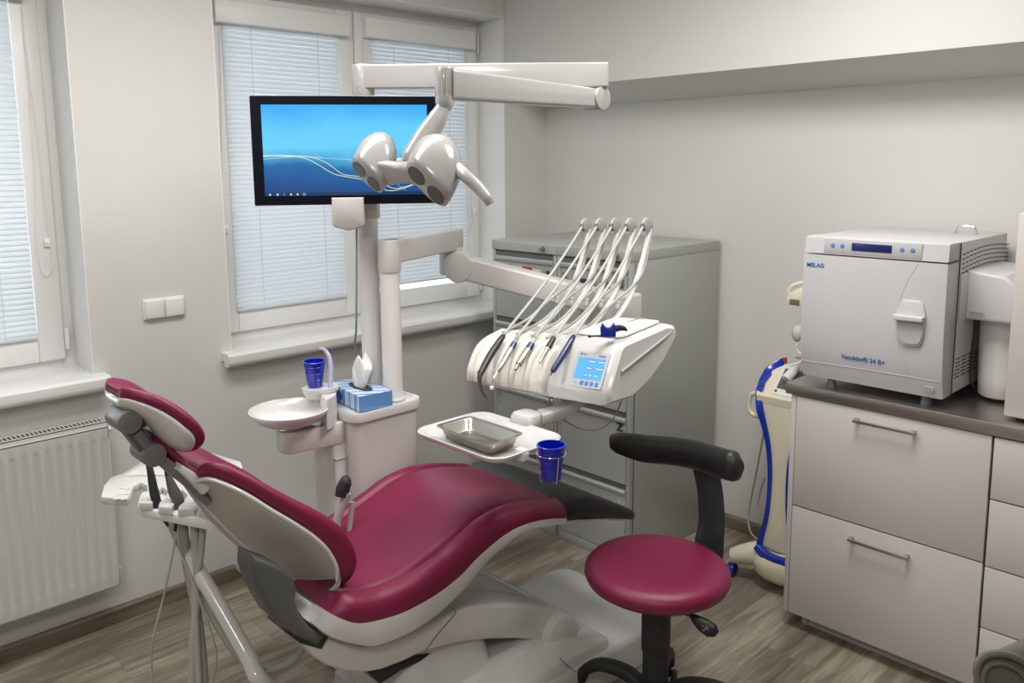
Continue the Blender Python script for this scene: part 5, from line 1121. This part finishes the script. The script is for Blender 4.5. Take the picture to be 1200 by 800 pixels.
# tall white appliance at the right edge
t = thing('sealing_appliance', 'tall off-white box cut off by the right edge, standing on the worktop', 'appliance', (2.62, -.35, .92))
obj('housing', box(NB(), (2.430, -.555, .934), (2.83, -.12, 1.545), .006, 2), mat('offwhite_enamel', (.56, .53, .50), .45), t)
for x_ in (2.47, 2.79):
    for y_ in (-.52, -.16): obj('foot', cyl(NB(), (x_, y_, .9205), (x_, y_, .937), .014, n=16), BLACK, t)
b = tube(NB(), [(2.452, -.50, 1.543), (2.452, -.50, 1.558), (2.456, -.46, 1.562), (2.46, -.42, 1.558), (2.46, -.42, 1.543)], .006, 8); obj('top_bracket', b, BLACK, t)

# ------------------------------------------------------------------ upholstered armchair corner (bottom right)
t = thing('armchair', 'grey-brown upholstered armchair arm with piping at the bottom right corner', 'armchair', (2.95, -1.75, 0))
aT = at(1150, 771, 1.45)
ax = V((.69, .72, 0)); ay = V((-.72, .69, 0))
prf = [(1147, 815), (1144, 795), (1143, 782), (1147, 772), (1156, 766), (1170, 765), (1186, 769), (1202, 778), (1216, 792), (1226, 812)]
P0 = [at(a_, c_, 1.42) for a_, c_ in prf]
base_z = 0
vec = V((.18, .52, .0))
dirv = (at(1235, 705, 1.80)-at(1160, 765, 1.42)); 
P0b = [V((P0[0].x, P0[0].y, .02))]+P0+[V((P0[-1].x, P0[-1].y, .02))]
b = prism(NB(), P0b, V((.10, .33, .0)), .012, 3); obj('arm_body', b, FELT, t, sharp=45)
b = NB(); tube(b, [p+V((0, 0, .001))+(-FWD)*.004 for p in P0], .0065, 8); obj('piping', b, FELT, t)
b = NB(); Pi = [at(a_, c_, 1.41) for a_, c_ in ((1153, 812), (1152, 792), (1158, 780), (1172, 777), (1188, 782), (1202, 795), (1210, 812))]; tube(b, Pi, .004, 8); obj('inner_piping', b, FELT, t)
for cat_, grp_ in (('blind', 'venetian blinds on the windows'), ('clip', None), ('cup', 'blue plastic cups'), ('cabinet', 'base cabinets under the worktop'), ('blind cord', 'thin cords on the double window')):
    for o in COL.objects:
        if grp_ and o.get('category') == cat_: o['group'] = grp_
        if o.name.startswith('chain_clip') and not o.parent: o['group'] = 'small ivory clips on the window frames'

# ------------------------------------------------------------------ light
w = bpy.data.worlds.new('world'); bpy.context.scene.world = w; w.use_nodes = True
bg = w.node_tree.nodes['Background']; bg.inputs['Color'].default_value = (.90, .95, 1, 1); bg.inputs['Strength'].default_value = 4.0
def area(name, loc, sx, sy, e, col, rot=(0, 0, 0)):
    l = bpy.data.lights.new(name, 'AREA'); l.shape = 'RECTANGLE'; l.size = sx; l.size_y = sy; l.energy = e; l.color = col
    o = bpy.data.objects.new(name, l); COL.objects.link(o); o.location = loc; o.rotation_euler = rot; return o
area('ceiling_light_a', (1.15, -2.45, H-.02), .5, 1.9, 32, (1, .975, .935))
area('ceiling_light_b', (2.1, -1.30, H-.02), .6, .6, 25, (1, .975, .935))
area('ceiling_light_c', (3.1, -3.9, H-.02), .6, .6, 24, (1, .975, .935))
vs = bpy.context.scene.view_settings; vs.view_transform = 'Standard'; vs.look = 'None'; vs.exposure = 0.20; vs.gamma = 1; vs.use_curve_mapping = False
